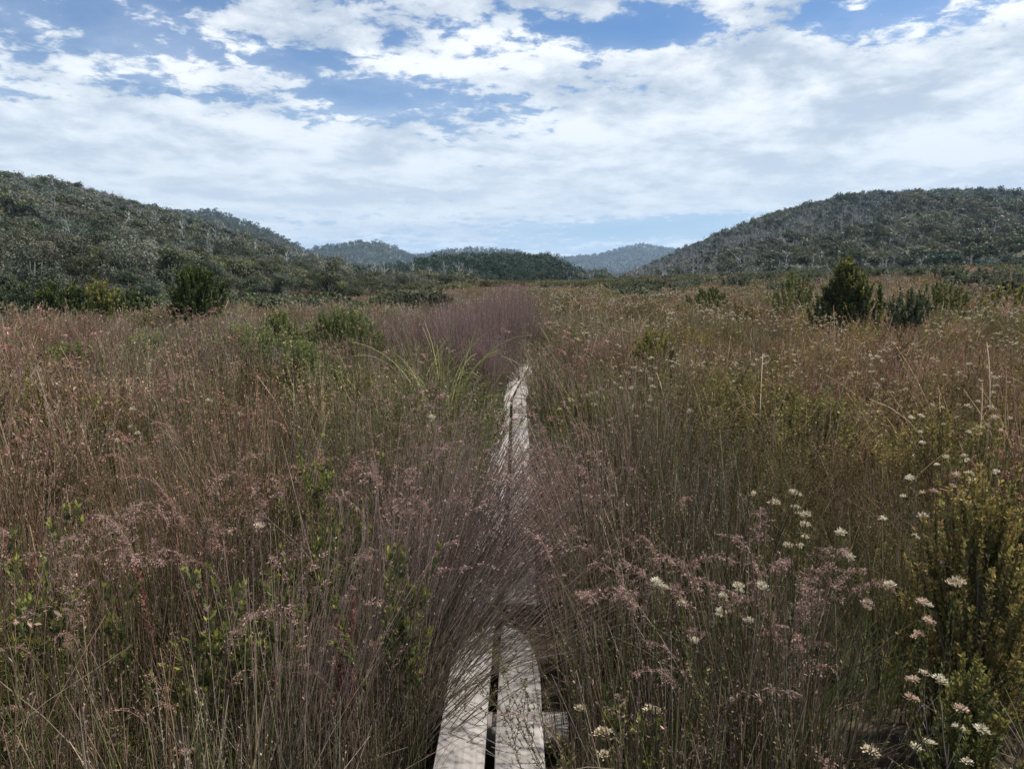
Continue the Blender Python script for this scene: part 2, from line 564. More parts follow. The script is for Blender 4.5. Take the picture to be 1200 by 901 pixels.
ZONES = gather()
near_P = []
FAR_TREES = []
for P, t, az, zone in ZONES:
    d = np.hypot(P[:, 0], P[:, 1])
    infr = np.abs(az) < R(37)
    for k in range(len(P)):
        near_P.append((d[k] / (1.5 if zone == 'knoll' else 1.0), zone, k, infr[k]))
near_P.sort(key=lambda q: q[0])
chosen = {}
cnt = 0
for q in near_P:
    if q[3] and cnt < 296:
        chosen.setdefault(q[1], set()).add(q[2]); cnt += 1

# proto pairs for the individual trees
PAIRS = {'left': [], 'knoll': [], 'right': []}
for s in range(7):
    PAIRS['left'].append(tree_pair('scrub_tree', rng.uniform(3.2, 4.6), rng.uniform(2.6, 3.8), 2200, .15,
                                   [G_OLIVE, G_YEL + G_OLIVE, G_GREY, G_OLIVE, G_DARK + G_OLIVE, G_OLIVE, G_GREY][s], [0, 0, 1, 2, 0, 0, 1][s], 15, .07))
for s in range(4):
    PAIRS['knoll'].append(tree_pair('eucalypt', rng.uniform(7, 10), rng.uniform(5, 6.5), 1500, .34, G_DARK if s else G_DARK + G_GREY, 1, 18, .14))
for s in range(4):
    PAIRS['right'].append(tree_pair('scrub_tree', rng.uniform(3.2, 4.6), rng.uniform(2.6, 3.8), 1200, .2, [G_OLIVE, G_GREY, G_DARK, G_OLIVE][s], [0, 1, 0, 2][s], 14, .07))
TREE_LABEL = {
    'left': ('low olive scrub tree with rounded crown at the foot of the left hill', 'trees along the foot of the left hill'),
    'knoll': ('tall dark green eucalypt on the wooded knoll beyond the heath', 'trees on the dark knoll'),
    'right': ('low grey-green scrub tree at the foot of the right hill', 'trees along the foot of the right hill')}


def tree_tint(P, zone, n):
    g = fbm(P[:, 0] * .02, P[:, 1] * .02, 3)[:, None]
    a = np.array([[1.15, 1.08, .95]]); b = np.array([[.85, .95, 1.1]])
    k = sstep(.35, .65, g)
    return (a * k + b * (1 - k)) * (1 + rng.normal(0, .2, (n, 1))).clip(.5, 1.6)


for P, t, az, zone in ZONES:
    n = len(P)
    tint = tree_tint(P, zone, n)
    sel = np.zeros(n, bool)
    for k in chosen.get(zone, ()):
        sel[k] = True
    if zone == 'left':
        size = .95 + .36 * sstep(.05, .5, t) + rng.normal(0, .2, n)
    elif zone == 'knoll':
        size = .62 + .16 * sstep(0, .5, t) + rng.normal(0, .1, n)
    else:
        size = 1.15 + .5 * t + rng.normal(0, .2, n)
    size = size.clip(.5, 2)
    for k in np.nonzero(sel)[0]:
        cm, tm = PAIRS[zone][rng.integers(0, len(PAIRS[zone]))]
        kind = 'eucalypt' if zone == 'knoll' else 'scrub_tree'
        e = link(kind, None, None, P[k], (0, 0, rng.random() * 6.283), size[k] * np.array([1, 1, rng.uniform(.85, 1.15)]))
        e.empty_display_size = .2
        tag(e, TREE_LABEL[zone][0], 'tree', TREE_LABEL[zone][1])
        c = link('crown', cm, e); c.color = (*[float(v) for v in tint[k]], 1)
        link('trunk', tm, e)
    rest = ~sel
    if zone == 'left':
        prot = [whole_tree('wood_tree', rng.uniform(3.4, 4.8), rng.uniform(3, 4.2), 420, .34, cols, st, 11, .08)
                for cols, st in ((G_OLIVE, 0), (G_GREY + G_OLIVE, 0), (G_GREY, 0), (G_GREY, 1), (G_DARK, 1), (G_YEL + G_GREY, 0), (G_OLIVE, 2))]
    elif zone == 'knoll':
        prot = [whole_tree('wood_tree', rng.uniform(7, 10), rng.uniform(5, 6.5), 700, .42, G_DARK, 1, 14, .12) for _ in range(4)]
    else:
        prot = [whole_tree('wood_tree', rng.uniform(3, 4.4), rng.uniform(3, 4.2), 380, .36, cols, st, 10, .08)
                for cols, st in ((G_OLIVE, 0), (G_GREY, 0), (G_DARK, 0), (G_DARK + G_GREY, 2), (G_OLIVE, 2), (G_GREY, 1))]
    # crest line of taller, open crowned trees on the left hill
    scatter('forest', prot, P[rest], tint[rest], size[rest],
            label={'left': 'eucalypt forest covering the left hill', 'knoll': 'dark forest covering the knoll', 'right': 'scrubby forest covering the right hill'}[zone])

# distant woods
far_prot = [whole_tree('wood_tree', rng.uniform(7, 10), rng.uniform(5, 7), 160, .9, cols, 1, 7, .2) for cols in (G_DARK, G_OLIVE, G_GREY)]
for hill, n, s, lab in ((H_LEFT2, 3000, .75, 'dark forest on the ridge behind the left hill'), (H_BLUE, 2200, .95, 'forest on the far dark blue hill'),
                        (H_BLUE2, 2200, 1.0, 'forest on the far ridge behind the knoll'), (H_FAR, 4200, 1.3, 'forest on the pale blue hill')):
    P, t, az = hill.sample(n, .1)
    scatter('forest', far_prot, P, tree_tint(P, '', n), s * (1 + rng.normal(0, .2, n)).clip(.5, 1.6), label=lab)

# dead grey trunks
near_dead = []
for hill, n, zone in ((H_RIGHT, 6200, 'right'), (H_LEFT, 4200, 'left')):
    P, t, az = hill.sample(n, .02, .97)
    keep = rng.random(n) < dead_mask(P, t, az, zone)
    P, t, az = P[keep], t[keep], az[keep]
    d = np.hypot(P[:, 0], P[:, 1]); d[np.abs(az) > R(37)] = 1e9
    order = np.argsort(d)
    nn = 110 if zone == 'right' else 120
    meshes = [dead_tree_mb(rng.uniform(6.5, 9), .085, 10).mesh('dead_tree', M_BARK) for _ in range(6)]
    fars = [dead_tree_mb(rng.uniform(6.5, 9.5), .13, 8).mesh('dead_tree', M_BARK_I) for _ in range(5)]
    for k in order[:nn]:
        o = link('dead_tree', meshes[rng.integers(0, 6)], None, P[k], (rng.normal(0, .06), rng.normal(0, .06), rng.random() * 6.283), rng.uniform(.45, .8))
        q = rng.uniform(.6, 1.0); o.color = (q, q, q, 1)
        if zone == 'right':
            tag(o, 'bare grey dead tree low on the slope of the right hill', 'dead tree', 'dead trees on the right hill')
        else:
            tag(o, 'bare pale dead tree among the olive scrub of the left hill', 'dead tree', 'dead trees on the left hill')
    rest = order[nn:]
    m = len(rest)
    scatter('dead_forest', fars, P[rest], np.ones((m, 3)) * rng.uniform(.58, 1.0, (m, 1)), rng.uniform(.6, 1.0, m),
            label='grey bare dead trunks standing over the %s hill' % zone)
print('trees done')
# ------------------------------------------------------------------ the boardwalk
def plank_mesh(y0, y1, side, trim=False, wd=.185, gap=.036):
    """one board following the middle line; trim rounds the outer far corner off"""
    n = 44
    ys = np.linspace(y0, y1, n)
    inner = np.full(n, gap * .5)
    outer = np.full(n, gap * .5 + wd)
    if trim:
        q = np.clip((ys - (y1 - .50)) / .50, 0, 1)
        outer = gap * .5 + .016 + (wd - .016) * np.sqrt(np.clip(1 - q ** 1.9, 0, 1)) ** 1.05
    inner = inner + .0025 * (vnoise(ys * 4 + side * 9, ys * 0 + 3) - .5)
    outer = outer + .004 * (vnoise(ys * 5 + side * 5, ys * 0 + 8) - .5)
    xc = path_x(ys)
    b = .004
    top = Z_WALK + .004 * (vnoise(ys * 1.3 + side, ys * 0) - .5)
    th = .042
    rows = []
    for off, z in ((inner, top - th), (inner, top - b), (inner + b, top), (inner * .5 + outer * .5, top + .0015),
                   (outer - b, top), (outer, top - b), (outer, top - th)):
        rows.append(np.stack([xc + side * off, ys, z], -1))
    V = np.stack(rows, 1)
    k = 7
    i = np.arange(n - 1)[:, None] * k; j = np.arange(k)[None]; j2 = (j + 1) % k
    Q = np.stack([i + j, i + j2, i + k + j2, i + k + j], -1).reshape(-1, 4)
    if side > 0: Q = Q[:, ::-1]
    mb = MB(); mb.add(V.reshape(-1, 3), (1, 1, 1), Q)
    e0 = np.arange(k); e1 = (n - 1) * k + np.arange(k)
    for e in (e0, e1):
        mb.T.append(np.stack([np.full(k - 2, e[0]), e[1:-1], e[2:]], -1))
    return mb.mesh('plank', M_WOOD)


def box(mb, c, s, rz=0, col=(1, 1, 1)):
    x, y, z = (np.array(s) * .5)
    V = np.array([(a * x, b * y, d * z) for a in (-1, 1) for b in (-1, 1) for d in (-1, 1)])
    ca, sa = math.cos(rz), math.sin(rz)
    V = np.stack([V[:, 0] * ca - V[:, 1] * sa, V[:, 0] * sa + V[:, 1] * ca, V[:, 2]], -1) + np.array(c)
    mb.add(V, col, [(0, 1, 3, 2), (4, 6, 7, 5), (0, 4, 5, 1), (2, 3, 7, 6), (0, 2, 6, 4), (1, 5, 7, 3)])


walk = link('boardwalk', None, None, (0, 0, 0)); walk.empty_display_size = .3
tag(walk, 'weathered grey two plank boardwalk half buried in leaning sedges', 'boardwalk')
secs = [(-1.6, .9, 0), (.908, 3.38, 1), (3.62, 6.3, 0), (6.308, 8.9, 0), (8.908, 11.4, 0), (11.408, 14, 0), (14.008, 17, 0), (17.01, 21, 0), (21.01, 26, 0)]
for y0, y1, tr in secs:
    for s in (-1, 1):
        link('plank', plank_mesh(y0, y1, s, bool(tr)), walk)
for yb in (-.6, 1.1, 2.66, 3.95, 4.9, 6.25, 7.6, 8.85, 10.1, 11.35, 12.7, 14, 15.5, 17, 19, 21):
    mb = MB()
    xw = .035 * rng.normal() + (.03 if abs(yb - 2.66) < .01 else 0)
    box(mb, (path_x(yb) + xw, yb, Z_WALK - .1), (.47, .10, .115), rng.normal(0, .03))
    link('bearer', mb.mesh('bearer', M_WOOD), walk)

for ob in [o for o in walk.children if o.name.startswith('plank')][:6]:
    xs = [v.co for v in ob.data.vertices]
    y0, y1 = min(c.y for c in xs), max(c.y for c in xs)
    sd_ = 1 if sum(c.x - float(path_x(c.y)) for c in xs) > 0 else -1
    for yb in (-.6, 1.1, 2.66, 3.95, 4.9, 6.25):
        if not (y0 + .03 < yb < y1 - .03): continue
        for q in (.055, .155):
            c = MB(); a = np.linspace(0, 2 * math.pi, 9)[:-1]
            px_, py_ = float(path_x(yb)) + sd_ * q + rng.normal(0, .006), yb + rng.normal(0, .008)
            V = [(px_, py_, Z_WALK + .0072)] + [(px_ + .0055 * math.cos(t_), py_ + .0055 * math.sin(t_), Z_WALK + .0062) for t_ in a] + [(px_ + .006 * math.cos(t_), py_ + .006 * math.sin(t_), Z_WALK - .004) for t_ in a]
            k = np.arange(8)
            c.add(V, (.06, .045, .04), np.stack([1 + k, 9 + k, 9 + (k + 1) % 8, 1 + (k + 1) % 8], -1), np.stack([k * 0, 1 + k, 1 + (k + 1) % 8], -1))
            link('nail', c.mesh('nail', M_BARK), ob)
lit = MB(); n_ = 260
ly = rng.uniform(1.5, 9.5, n_); lx = path_x(ly) + rng.choice([-1, 1], n_) * rng.uniform(.03, .19, n_)
ld = unit(np.stack([rng.normal(size=n_), rng.normal(size=n_), rng.normal(0, .12, n_)], -1))
leaflets(lit, np.stack([lx, ly, np.full(n_, Z_WALK + .009)], -1), ld, rng.uniform(.008, .05, n_), rng.uniform(.002, .006, n_), pick((BROWN, STRAW, RUST, (.09, .07, .05)), n_, .2),
         np.tile((0, 0, 1.0), (n_, 1)) + rng.normal(0, .15, (n_, 3)))
tag(link('leaf_litter', lit.mesh('leaf_litter', M_PLANT)), 'dry bits of grass and seed lying on the boards', kind='stuff')

# ------------------------------------------------------------------ heath plants, scattered
def clear(P, half=.29):
    return (np.abs(P[:, 0] - path_x(P[:, 1])) > half - .06 * sstep(4.5, 6, P[:, 1]) + .05 * rng.random(len(P))) | (P[:, 1] > 13.6)


def spread(r0, r1, sp, azmax):
    k = int(r1 / sp) + 2
    g = np.arange(-k, k) * sp
    x, y = np.meshgrid(g, g[g > -2.5])
    P = np.stack([x.ravel(), y.ravel()], -1)
    P = P + rng.uniform(-.5, .5, P.shape) * sp
    r = np.hypot(P[:, 0], P[:, 1]); az = np.arctan2(P[:, 0], P[:, 1])
    P = P[(r >= r0) & (r < r1) & (np.abs(az) < azmax)]
    P = np.concatenate([P, ground_z(P[:, 0], P[:, 1])[:, None]], 1)
    return P[clear(P)]


def rush_mesh(n, r, hmin, hmax, w, sides, nseg, c0, c1, spik=0, sl=.011, sw=.0045, sc=(PINK,), lean=5, bend=14, frac=.5):
    mb = MB()
    P = disc(n, r)
    az = np.arctan2(P[:, 1], P[:, 0]) + rng.normal(0, .9, n)
    L = rng.uniform(hmin, hmax, n)
    C, D = strands(mb, P, az, np.abs(R(1) * rng.normal(0, lean, n)), L, R(1) * rng.normal(bend * .4, bend, n), w * rng.uniform(.6, 1.6, n), w * .42, nseg,
                   pick(c0, n), pick(c1, n), sides)
    if spik:
        m = rng.random(n) < frac
        if m.any():
            p, d, t = along(C[m], D[m], spik, .62, 1.0)
            nn = len(p)
            leaflets(mb, p, d + rvec(nn) * .75, sl * rng.uniform(.6, 1.4, nn), sw * rng.uniform(.6, 1.3, nn), pick(sc, nn, .22))
    return mb


def plume(mb, p, d, ln, n, sl, sw, cols, droop=1.0):
    """nodding feathery head: side branchlets hung with tiny spikelets"""
    az = math.atan2(d[1], d[0]) if abs(d[0]) + abs(d[1]) > .05 else rng.random() * 6.283
    C, D = strands(mb, [p], [az], math.acos(max(-1, min(1, d[2]))), ln, R(95) * droop, .002, .0008, 6, cols[0], cols[0], 3)
    k = int(max(4, n // 12))
    q, dd, t = along(C, D, k, .08, 1.0)
    a2 = az + rng.normal(0, 1.2, k)
    c2, d2 = strands(mb, q, a2, R(15) + R(70) * t * droop + R(12) * rng.normal(size=k), ln * (.30 - .17 * t) * rng.uniform(.5, 1.2, k), R(80) * droop * rng.uniform(.5, 1.3, k), .0014, .0006, 3,
                     np.tile(cols[0], (k, 1)), np.tile(cols[-1], (k, 1)), 3)
    s, sd, st = along(c2, d2, 12, .1, 1.0)
    m = len(s)
    leaflets(mb, s + rng.normal(0, .003, (m, 3)), sd + np.array([0, 0, -.35]) + rvec(m) * .6, sl * rng.uniform(.6, 1.5, m), sw * rng.uniform(.7, 1.3, m), pick(cols, m, .2))


def feather_mesh(n, r, h, npl, k, sl, sw, w):
    mb = MB()
    P = disc(n, r)
    az = rng.random(n) * 6.283
    C, D = strands(mb, P, az, np.abs(R(1) * rng.normal(0, 5, n)), rng.uniform(.55, 1, n) * h, R(1) * rng.normal(8, 10, n), w, w * .45, 5,
                   pick((OLIVE, BROWN, MOSS), n), pick((BROWN, MAUVE, RUST), n), 3)
    for i in range(npl):
        plume(mb, C[i, -1], D[i, -1], rng.uniform(.14, .24), k, sl, sw, ((.34, .205, .165), (.28, .175, .145), (.36, .235, .185), (.25, .15, .12), BROWN))
    return mb


def heath_mesh(ns, h, r, per, ll, lw, cols, tips, w=.004, sides=3):
    mb = MB()
    P = disc(ns, r * .45)
    az = np.arctan2(P[:, 1], P[:, 0]) + rng.normal(0, .5, ns)
    C, D = strands(mb, P, az, R(1) * np.abs(rng.normal(8, 10, ns)), rng.uniform(.6, 1, ns) * h, R(1) * rng.normal(0, 18, ns), w, w * .4, 5, BROWN, OLIVE, sides)
    k = 4
    q, d, t = along(C, D, k, .35, .95)
    n2 = len(q)
    C2, D2 = strands(mb, q, rng.random(n2) * 6.283, R(1) * rng.uniform(15, 50, n2), h * rng.uniform(.12, .3, n2), R(-20), w * .6, w * .3, 3, BROWN, OLIVE, sides)
    for CC, DD, lo, m in ((C, D, .4, per), (C2, D2, .05, max(4, per // 2))):
        p, dd, tt = along(CC, DD, m, lo, 1.0)
        nn = len(p)
        c = pick(cols, nn, .2) * (1 - tt[:, None] ** 3) + pick(tips, nn, .2) * tt[:, None] ** 3
        leaflets(mb, p, dd * .8 + rvec(nn) * .8, ll * rng.uniform(.6, 1.3, nn), lw * rng.uniform(.7, 1.2, nn), c)
    return mb


def tangle_mesh(n, r, h, w, sides):
    mb = MB()
    P = disc(n, r)
    strands(mb, P, rng.random(n) * 6.283, R(1) * np.abs(rng.normal(20, 22, n)), rng.uniform(.5, 1.1, n) * h, R(1) * rng.normal(55, 35, n), w, w * .5, 6,
            pick((GREY, STRAW, BROWN), n), pick((STRAW, GREY, (.3, .24, .18)), n), sides)
    k = max(2, n // 9)
    strands(mb, disc(k, r), rng.random(k) * 6.283, R(1) * np.abs(rng.normal(10, 8, k)), rng.uniform(1.1, 1.7, k) * h, R(1) * rng.normal(48, 22, k), w, w * .5, 8,
            pick((STRAW, GREY), k), pick((STRAW, (.36, .30, .22)), k), sides)
    return mb


def green_mesh(n, r, h, w, cols=(MOSS, OLIVE, (.09, .12, .035))):
    mb = MB()
    P = disc(n, r)
    az = np.arctan2(P[:, 1], P[:, 0]) + rng.normal(0, .5, n)
    strands(mb, P, az, R(1) * np.abs(rng.normal(8, 7, n)), rng.uniform(.5, 1, n) * h, R(1) * rng.normal(30, 22, n), w, w * .2, 5, pick(cols, n), pick(cols + (STRAW,), n), 2)
    return mb


STEM0 = ((.068, .075, .032), (.052, .075, .025), (.08, .08, .038), (.055, .065, .028), (.10, .078, .05)); STEM1 = ((.20, .13, .09), (.26, .16, .13), (.25, .22, .185), (.22, .14, .10), (.36, .295, .20), (.14, .14, .06), (.11, .125, .048))  # green to russet stems; bases darkened, tops lightened, shading put into the colour
HEADS = (PINK, MAUVE, (.24, .15, .11), (.28, .21, .16), GREY, STRAW)
HCOL = (OLIVE, (.13, .11, .065), BROWN, (.09, .092, .048), BROWN, (.17, .125, .10)); HTIP = ((.13, .13, .058), (.16, .145, .07), (.19, .145, .08), (.14, .145, .055))

PN = {
    'rush': [rush_mesh(46, .11, .62, 1.2, .0048, 3, 5, STEM0, STEM1, 16, .012, .005, HEADS, frac=.4).mesh('rush', M_INST) for _ in range(7)],
    'feather': [feather_mesh(22, .10, 1.12, 6, 150, .0085, .0032, .0036).mesh('feather_grass', M_INST) for _ in range(5)],
    'heath': [heath_mesh(11, 1.0, .24, 60, .0125, .0055, HCOL, HTIP).mesh('heath_shrub', M_INST) for _ in range(6)],
    'tangle': [tangle_mesh(34, .14, .85, .0036, 3).mesh('dead_grass', M_INST) for _ in range(5)],
    'green': [green_mesh(46, .09, .95, .006).mesh('sedge', M_INST) for _ in range(4)]}
PM = {
    'rush': [rush_mesh(54, .2, .7, 1.15, .0085, 2, 4, STEM0, STEM1, 9, .026, .011, HEADS, frac=.6).mesh('rush', M_INST) for _ in range(6)],
    'feather': [feather_mesh(26, .18, 1.12, 9, 48, .024, .010, .007).mesh('feather_grass', M_INST) for _ in range(4)],
    'heath': [heath_mesh(15, 1.0, .42, 36, .027, .0125, HCOL, HTIP, .008, 2).mesh('heath_shrub', M_INST) for _ in range(6)],
    'tangle': [tangle_mesh(40, .22, .85, .008, 2).mesh('dead_grass', M_INST) for _ in range(4)],
    'green': [green_mesh(54, .18, .95, .012).mesh('sedge', M_INST) for _ in range(3)]}
PF = {
    'rush': [rush_mesh(80, .48, .65, 1.12, .02, 2, 3, STEM0, STEM1, 5, .06, .028, HEADS, frac=.6).mesh('rush', M_INST) for _ in range(5)],
    'heath': [heath_mesh(20, .95, .6, 18, .06, .03, HCOL, HTIP, .018, 2).mesh('heath_shrub', M_INST) for _ in range(5)],
    'tangle': [tangle_mesh(50, .45, .85, .018, 2).mesh('dead_grass', M_INST) for _ in range(3)]}
PV = {
    'rush': [rush_mesh(110, 1.1, .6, 1.1, .05, 2, 2, STEM0, STEM1, 4, .13, .07, HEADS, frac=.6).mesh('rush', M_INST) for _ in range(4)],
    'heath': [heath_mesh(36, .95, 1.4, 14, .13, .07, HCOL, HTIP, .03, 2).mesh('heath_shrub', M_INST) for _ in range(4)]}


def mixture(P, kinds):
    x, y = P[:, 0], P[:, 1]
    n = len(P)
    right = sstep(-.3, 2.2, x)
    f1 = fbm(x * .45 + 40, y * .3, 3); f2 = fbm(x * .8, y * .5 + 30, 3); f3 = .5 * fbm(x * .3 + 80, y * .25 + 11, 2) + .5 * fbm(x * 1.0 + 8, y * .8 + 31, 2)
    near = 1 - sstep(4, 9, np.hypot(x, y))
    p = {}
    strip = np.exp(-((x - .75) / .4) ** 2) * near
    p['rush'] = .55 - .33 * right + .5 * strip + .25 * (f1 - .5)
    p['feather'] = (.14 - .12 * right) * (.4 + 1.6 * sstep(.4, .62, f2))
    p['heath'] = .10 + .30 * right * (1 - strip) + 1.1 * (sstep(.53, .63, f3)) * (.75 + .25 * right)
    p['tangle'] = .10 + .26 * right * (1 - strip)
    p['green'] = .10 + .45 * sstep(.50, .66, f1)
    M = np.stack([np.clip(p[k], 0.005, None) for k in kinds], -1)
    M /= M.sum(1, keepdims=True)
    return (rng.random((n, 1)) > np.cumsum(M, 1)).sum(1).clip(0, len(kinds) - 1)


LAB = {'rush': ('rushes', 'brown and mauve rushes of the heath'), 'feather': ('feather_grass', 'pink plumed grass standing through the heath'),
       'heath': ('heath_scrub', 'olive heath scrub between the rushes'), 'tangle': ('dead_grass', 'dead grey grass tangled in the heath'),
       'green': ('sedges', 'green sedges in the heath')}


def tints(P, kind):
    x, y = P[:, 0], P[:, 1]; n = len(P)
    g = fbm(x * .25 + 5, y * .16 + 3, 4)[:, None]
    warm = np.array([[1.07, 1.0, .96]]); cool = np.array([[.92, .98, .95]])
    k = sstep(.38, .62, g)
    t = warm * k + cool * (1 - k)
    right = sstep(0, 4, x)[:, None]
    mauve = np.array([[1.02, .965, 1.01]]); tan = np.array([[1.11, .96, .97]])
    t = t * (mauve * (1 - right) + tan * right) * np.array([[1.09, 1.10, 1.05]])
    if kind == 'heath':
        q = rng.random((n, 1))
        t = t * (np.array([[1.3, 1.35, .95]]) * q + np.array([[.8, .76, .74]]) * (1 - q))
    return t * (1 + rng.normal(0, .2, (n, 1))).clip(.6, 1.45) * (1 + rng.normal(0, .035, (n, 3)))


def sow(protos, r0, r1, sp, azmax, where, grow=1.0):
    P = spread(r0, r1, sp, azmax)
    r = np.hypot(P[:, 0], P[:, 1])
    P = P[~((np.abs(P[:, 0]) < .42) & (P[:, 1] < 1.15) & (P[:, 1] > -.9)) & (r > .62)]
    P = P[(vnoise(P[:, 0] * 2.2 + 31, P[:, 1] * 1.6 + 7) > .17) | (np.hypot(P[:, 0], P[:, 1]) > 14)]
    kinds = list(protos)
    kx = mixture(P, kinds)
    for i, k in enumerate(kinds):
        Q = P[kx == i]; n = len(Q)
        if not n: continue
        x, y = Q[:, 0], Q[:, 1]
        hs = .70 + .40 * fbm(x * .5 + 3, y * .4 + 8, 3) + rng.normal(0, .11, n)
        hs = hs * (.80 + .40 * sstep(.25, .75, fbm(x * 1.5 + 70, y * 1.2 + 20, 2)))
        rr = np.hypot(x, y)
        hs = hs * (1 - .10 * sstep(7, 14, rr)) * (1 - .10 * (1 - sstep(1.6, 3.2, rr)))
        low = sstep(1.1, 2.0, x) * (1 - sstep(3.5, 6, y))
        hs = hs * (1 - .30 * low) * grow
        dp = np.abs(x - path_x(y))
        hs = hs * (1 - .22 * np.exp(-((dp - .25) / .2) ** 2) * (y < 16) * (y > 3.4))
        wd = hs * rng.uniform(.85, 1.25, n)
        rot = np.stack([rng.normal(0, .08, n), rng.normal(0, .08, n), rng.random(n) * 6.283], -1)
        scatter(LAB[k][0], protos[k], Q, tints(Q, k), np.stack([wd, wd, hs], -1), rot, label=LAB[k][1] + where)


sow(PN, .62, 5.5, .152, R(80), ' close to the camera')
sow(PM, 5.5, 20, .29, R(48), ' in the middle distance')
sow(PF, 20, 70, .62, R(46), ' farther out')
sow(PV, 70, 190, 1.5, R(44), ' at the far edge')


# low scrub grading into the forest at the left, far side of the heath
def fringe(n, a0, a1, r0, r1):
    az = rng.uniform(R(a0), R(a1), n); r = np.sqrt(rng.uniform(r0 ** 2, r1 ** 2, n))
    x, y = r * np.sin(az), r * np.cos(az)
    k = fbm(x * .12, y * .12 + 50, 3) > .46
    x, y = x[k], y[k]
    return np.stack([x, y, ground_z(x, y)], -1)


low_scrub = [heath_mesh(26, 1.0, .9, 30, .10, .05, [tuple(c) for c in G_OLIVE + G_YEL], [(.16, .16, .07), (.13, .14, .055), (.17, .14, .08)], .02, 2).mesh('low_scrub', M_INST) for _ in range(4)]
for a0, a1, r0, r1, n, where in ((-46, -6, 30, 88, 620, 'left'), (-8, 8, 70, 160, 420, 'middle'), (8, 46, 45, 150, 700, 'right')):
    Q = fringe(n, a0, a1, r0, r1)
    m = len(Q)
    s_ = rng.uniform(.8, 1.6, m)
    scatter('low_scrub', low_scrub, Q, tree_tint(Q, '', m), np.stack([s_ * 1.3, s_ * 1.3, s_], -1), label='low olive scrub between heath and forest on the ' + where)
print('heath done')


# ------------------------------------------------------------------ single plants
def base_at(u, dist):
    d = ray(u, 330); h = math.hypot(d[0], d[1])
    x, y = d[0] / h * dist, d[1] / h * dist
    return (x, y, float(ground_z(x, y)))


def plant(name, label, cat, loc, parts, rz=None, sc=1.0, group=None, color=(1, 1, 1)):
    e = link(name, None, None, loc, (0, 0, rng.random() * 6.283 if rz is None else rz), sc)
    e.empty_display_size = .1
    tag(e, label, cat, group)
    for pn, me in parts:
        o = link(pn, me, e); o.color = (*color, 1)
    return e


def shrub_parts(w, h, shoots, per, ll, lw, cols, tips, shape='round', lean=.3):
    """upright leafy shoots from a few woody stems; real envelope of its own"""
    f = MB(); s = MB()
    n = shoots
    a = rng.random(n) * 6.283; q = np.sqrt(rng.random(n))
    lob = 1 + .22 * np.sin(a * 3 + rng.random() * 6) + .12 * np.sin(a * 5 + rng.random() * 6)
    z = rng.uniform(.14, 1, n) ** .8
    if shape == 'cone': prof = (1.03 - z) ** .55 * (1 + .25 * np.sin(a * 2 + z * 4))
    elif shape == 'column': prof = .9 * (1 - z ** 5) + .1
    else: prof = np.sqrt(np.clip(1 - ((z - .42) / .6) ** 2, 0, 1)) + .06
    q = np.sqrt(rng.uniform(.12, 1, n))
    prof = np.nan_to_num(np.maximum(prof, .03), nan=.03)
    rad = q * prof * w * .5 * lob
    L = h * rng.uniform(.14, .30, n)
    tl = lean * 2.2 * q * (1.1 - z) * rng.uniform(.5, 1.5, n) + .05
    tip = np.stack([rad * np.cos(a), rad * np.sin(a), z * h * rng.uniform(.9, 1.07, n)], -1)
    P = tip - np.stack([np.sin(tl) * np.cos(a), np.sin(tl) * np.sin(a), np.cos(tl)], -1) * L[:, None]
    C, D = strands(f, P, a, tl, L, rng.normal(0, .15, n), max(.004, ll * .12), max(.002, ll * .06), 4, BROWN, cols[0], 3)
    p, d, t = along(C, D, per, 0, 1.0)
    m = len(p)
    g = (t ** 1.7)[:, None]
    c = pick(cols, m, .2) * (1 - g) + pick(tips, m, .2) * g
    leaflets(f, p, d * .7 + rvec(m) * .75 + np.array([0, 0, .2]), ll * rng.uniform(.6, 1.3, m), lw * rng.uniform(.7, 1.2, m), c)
    k = max(5, shoots // 12)
    idx = rng.integers(0, n, k)
    P[:, 2] = np.maximum(P[:, 2], .02)
    for i in idx:
        v = P[i] - np.array([0, 0, -.05]); Ln = float(np.linalg.norm(v))
        strands(s, [(rng.normal(0, .04), rng.normal(0, .04), -.05)], [a[i]], math.acos(min(1, v[2] / Ln)) * .8, Ln, .12, .012 + .008 * h, .006, 4, (.10, .085, .07), (.12, .10, .08), 4)
    return [('foliage', f.mesh('foliage', M_PLANT)), ('stems', s.mesh('stems', M_BARK))]


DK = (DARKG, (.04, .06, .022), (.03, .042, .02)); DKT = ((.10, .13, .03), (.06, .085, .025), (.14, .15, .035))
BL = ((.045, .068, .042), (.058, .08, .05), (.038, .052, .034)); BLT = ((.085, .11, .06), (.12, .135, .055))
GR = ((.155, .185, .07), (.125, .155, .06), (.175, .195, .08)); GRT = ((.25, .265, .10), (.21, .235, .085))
YG = ((.14, .145, .045), (.12, .115, .045), (.17, .155, .05)); YGT = ((.24, .23, .06), (.26, .20, .06))

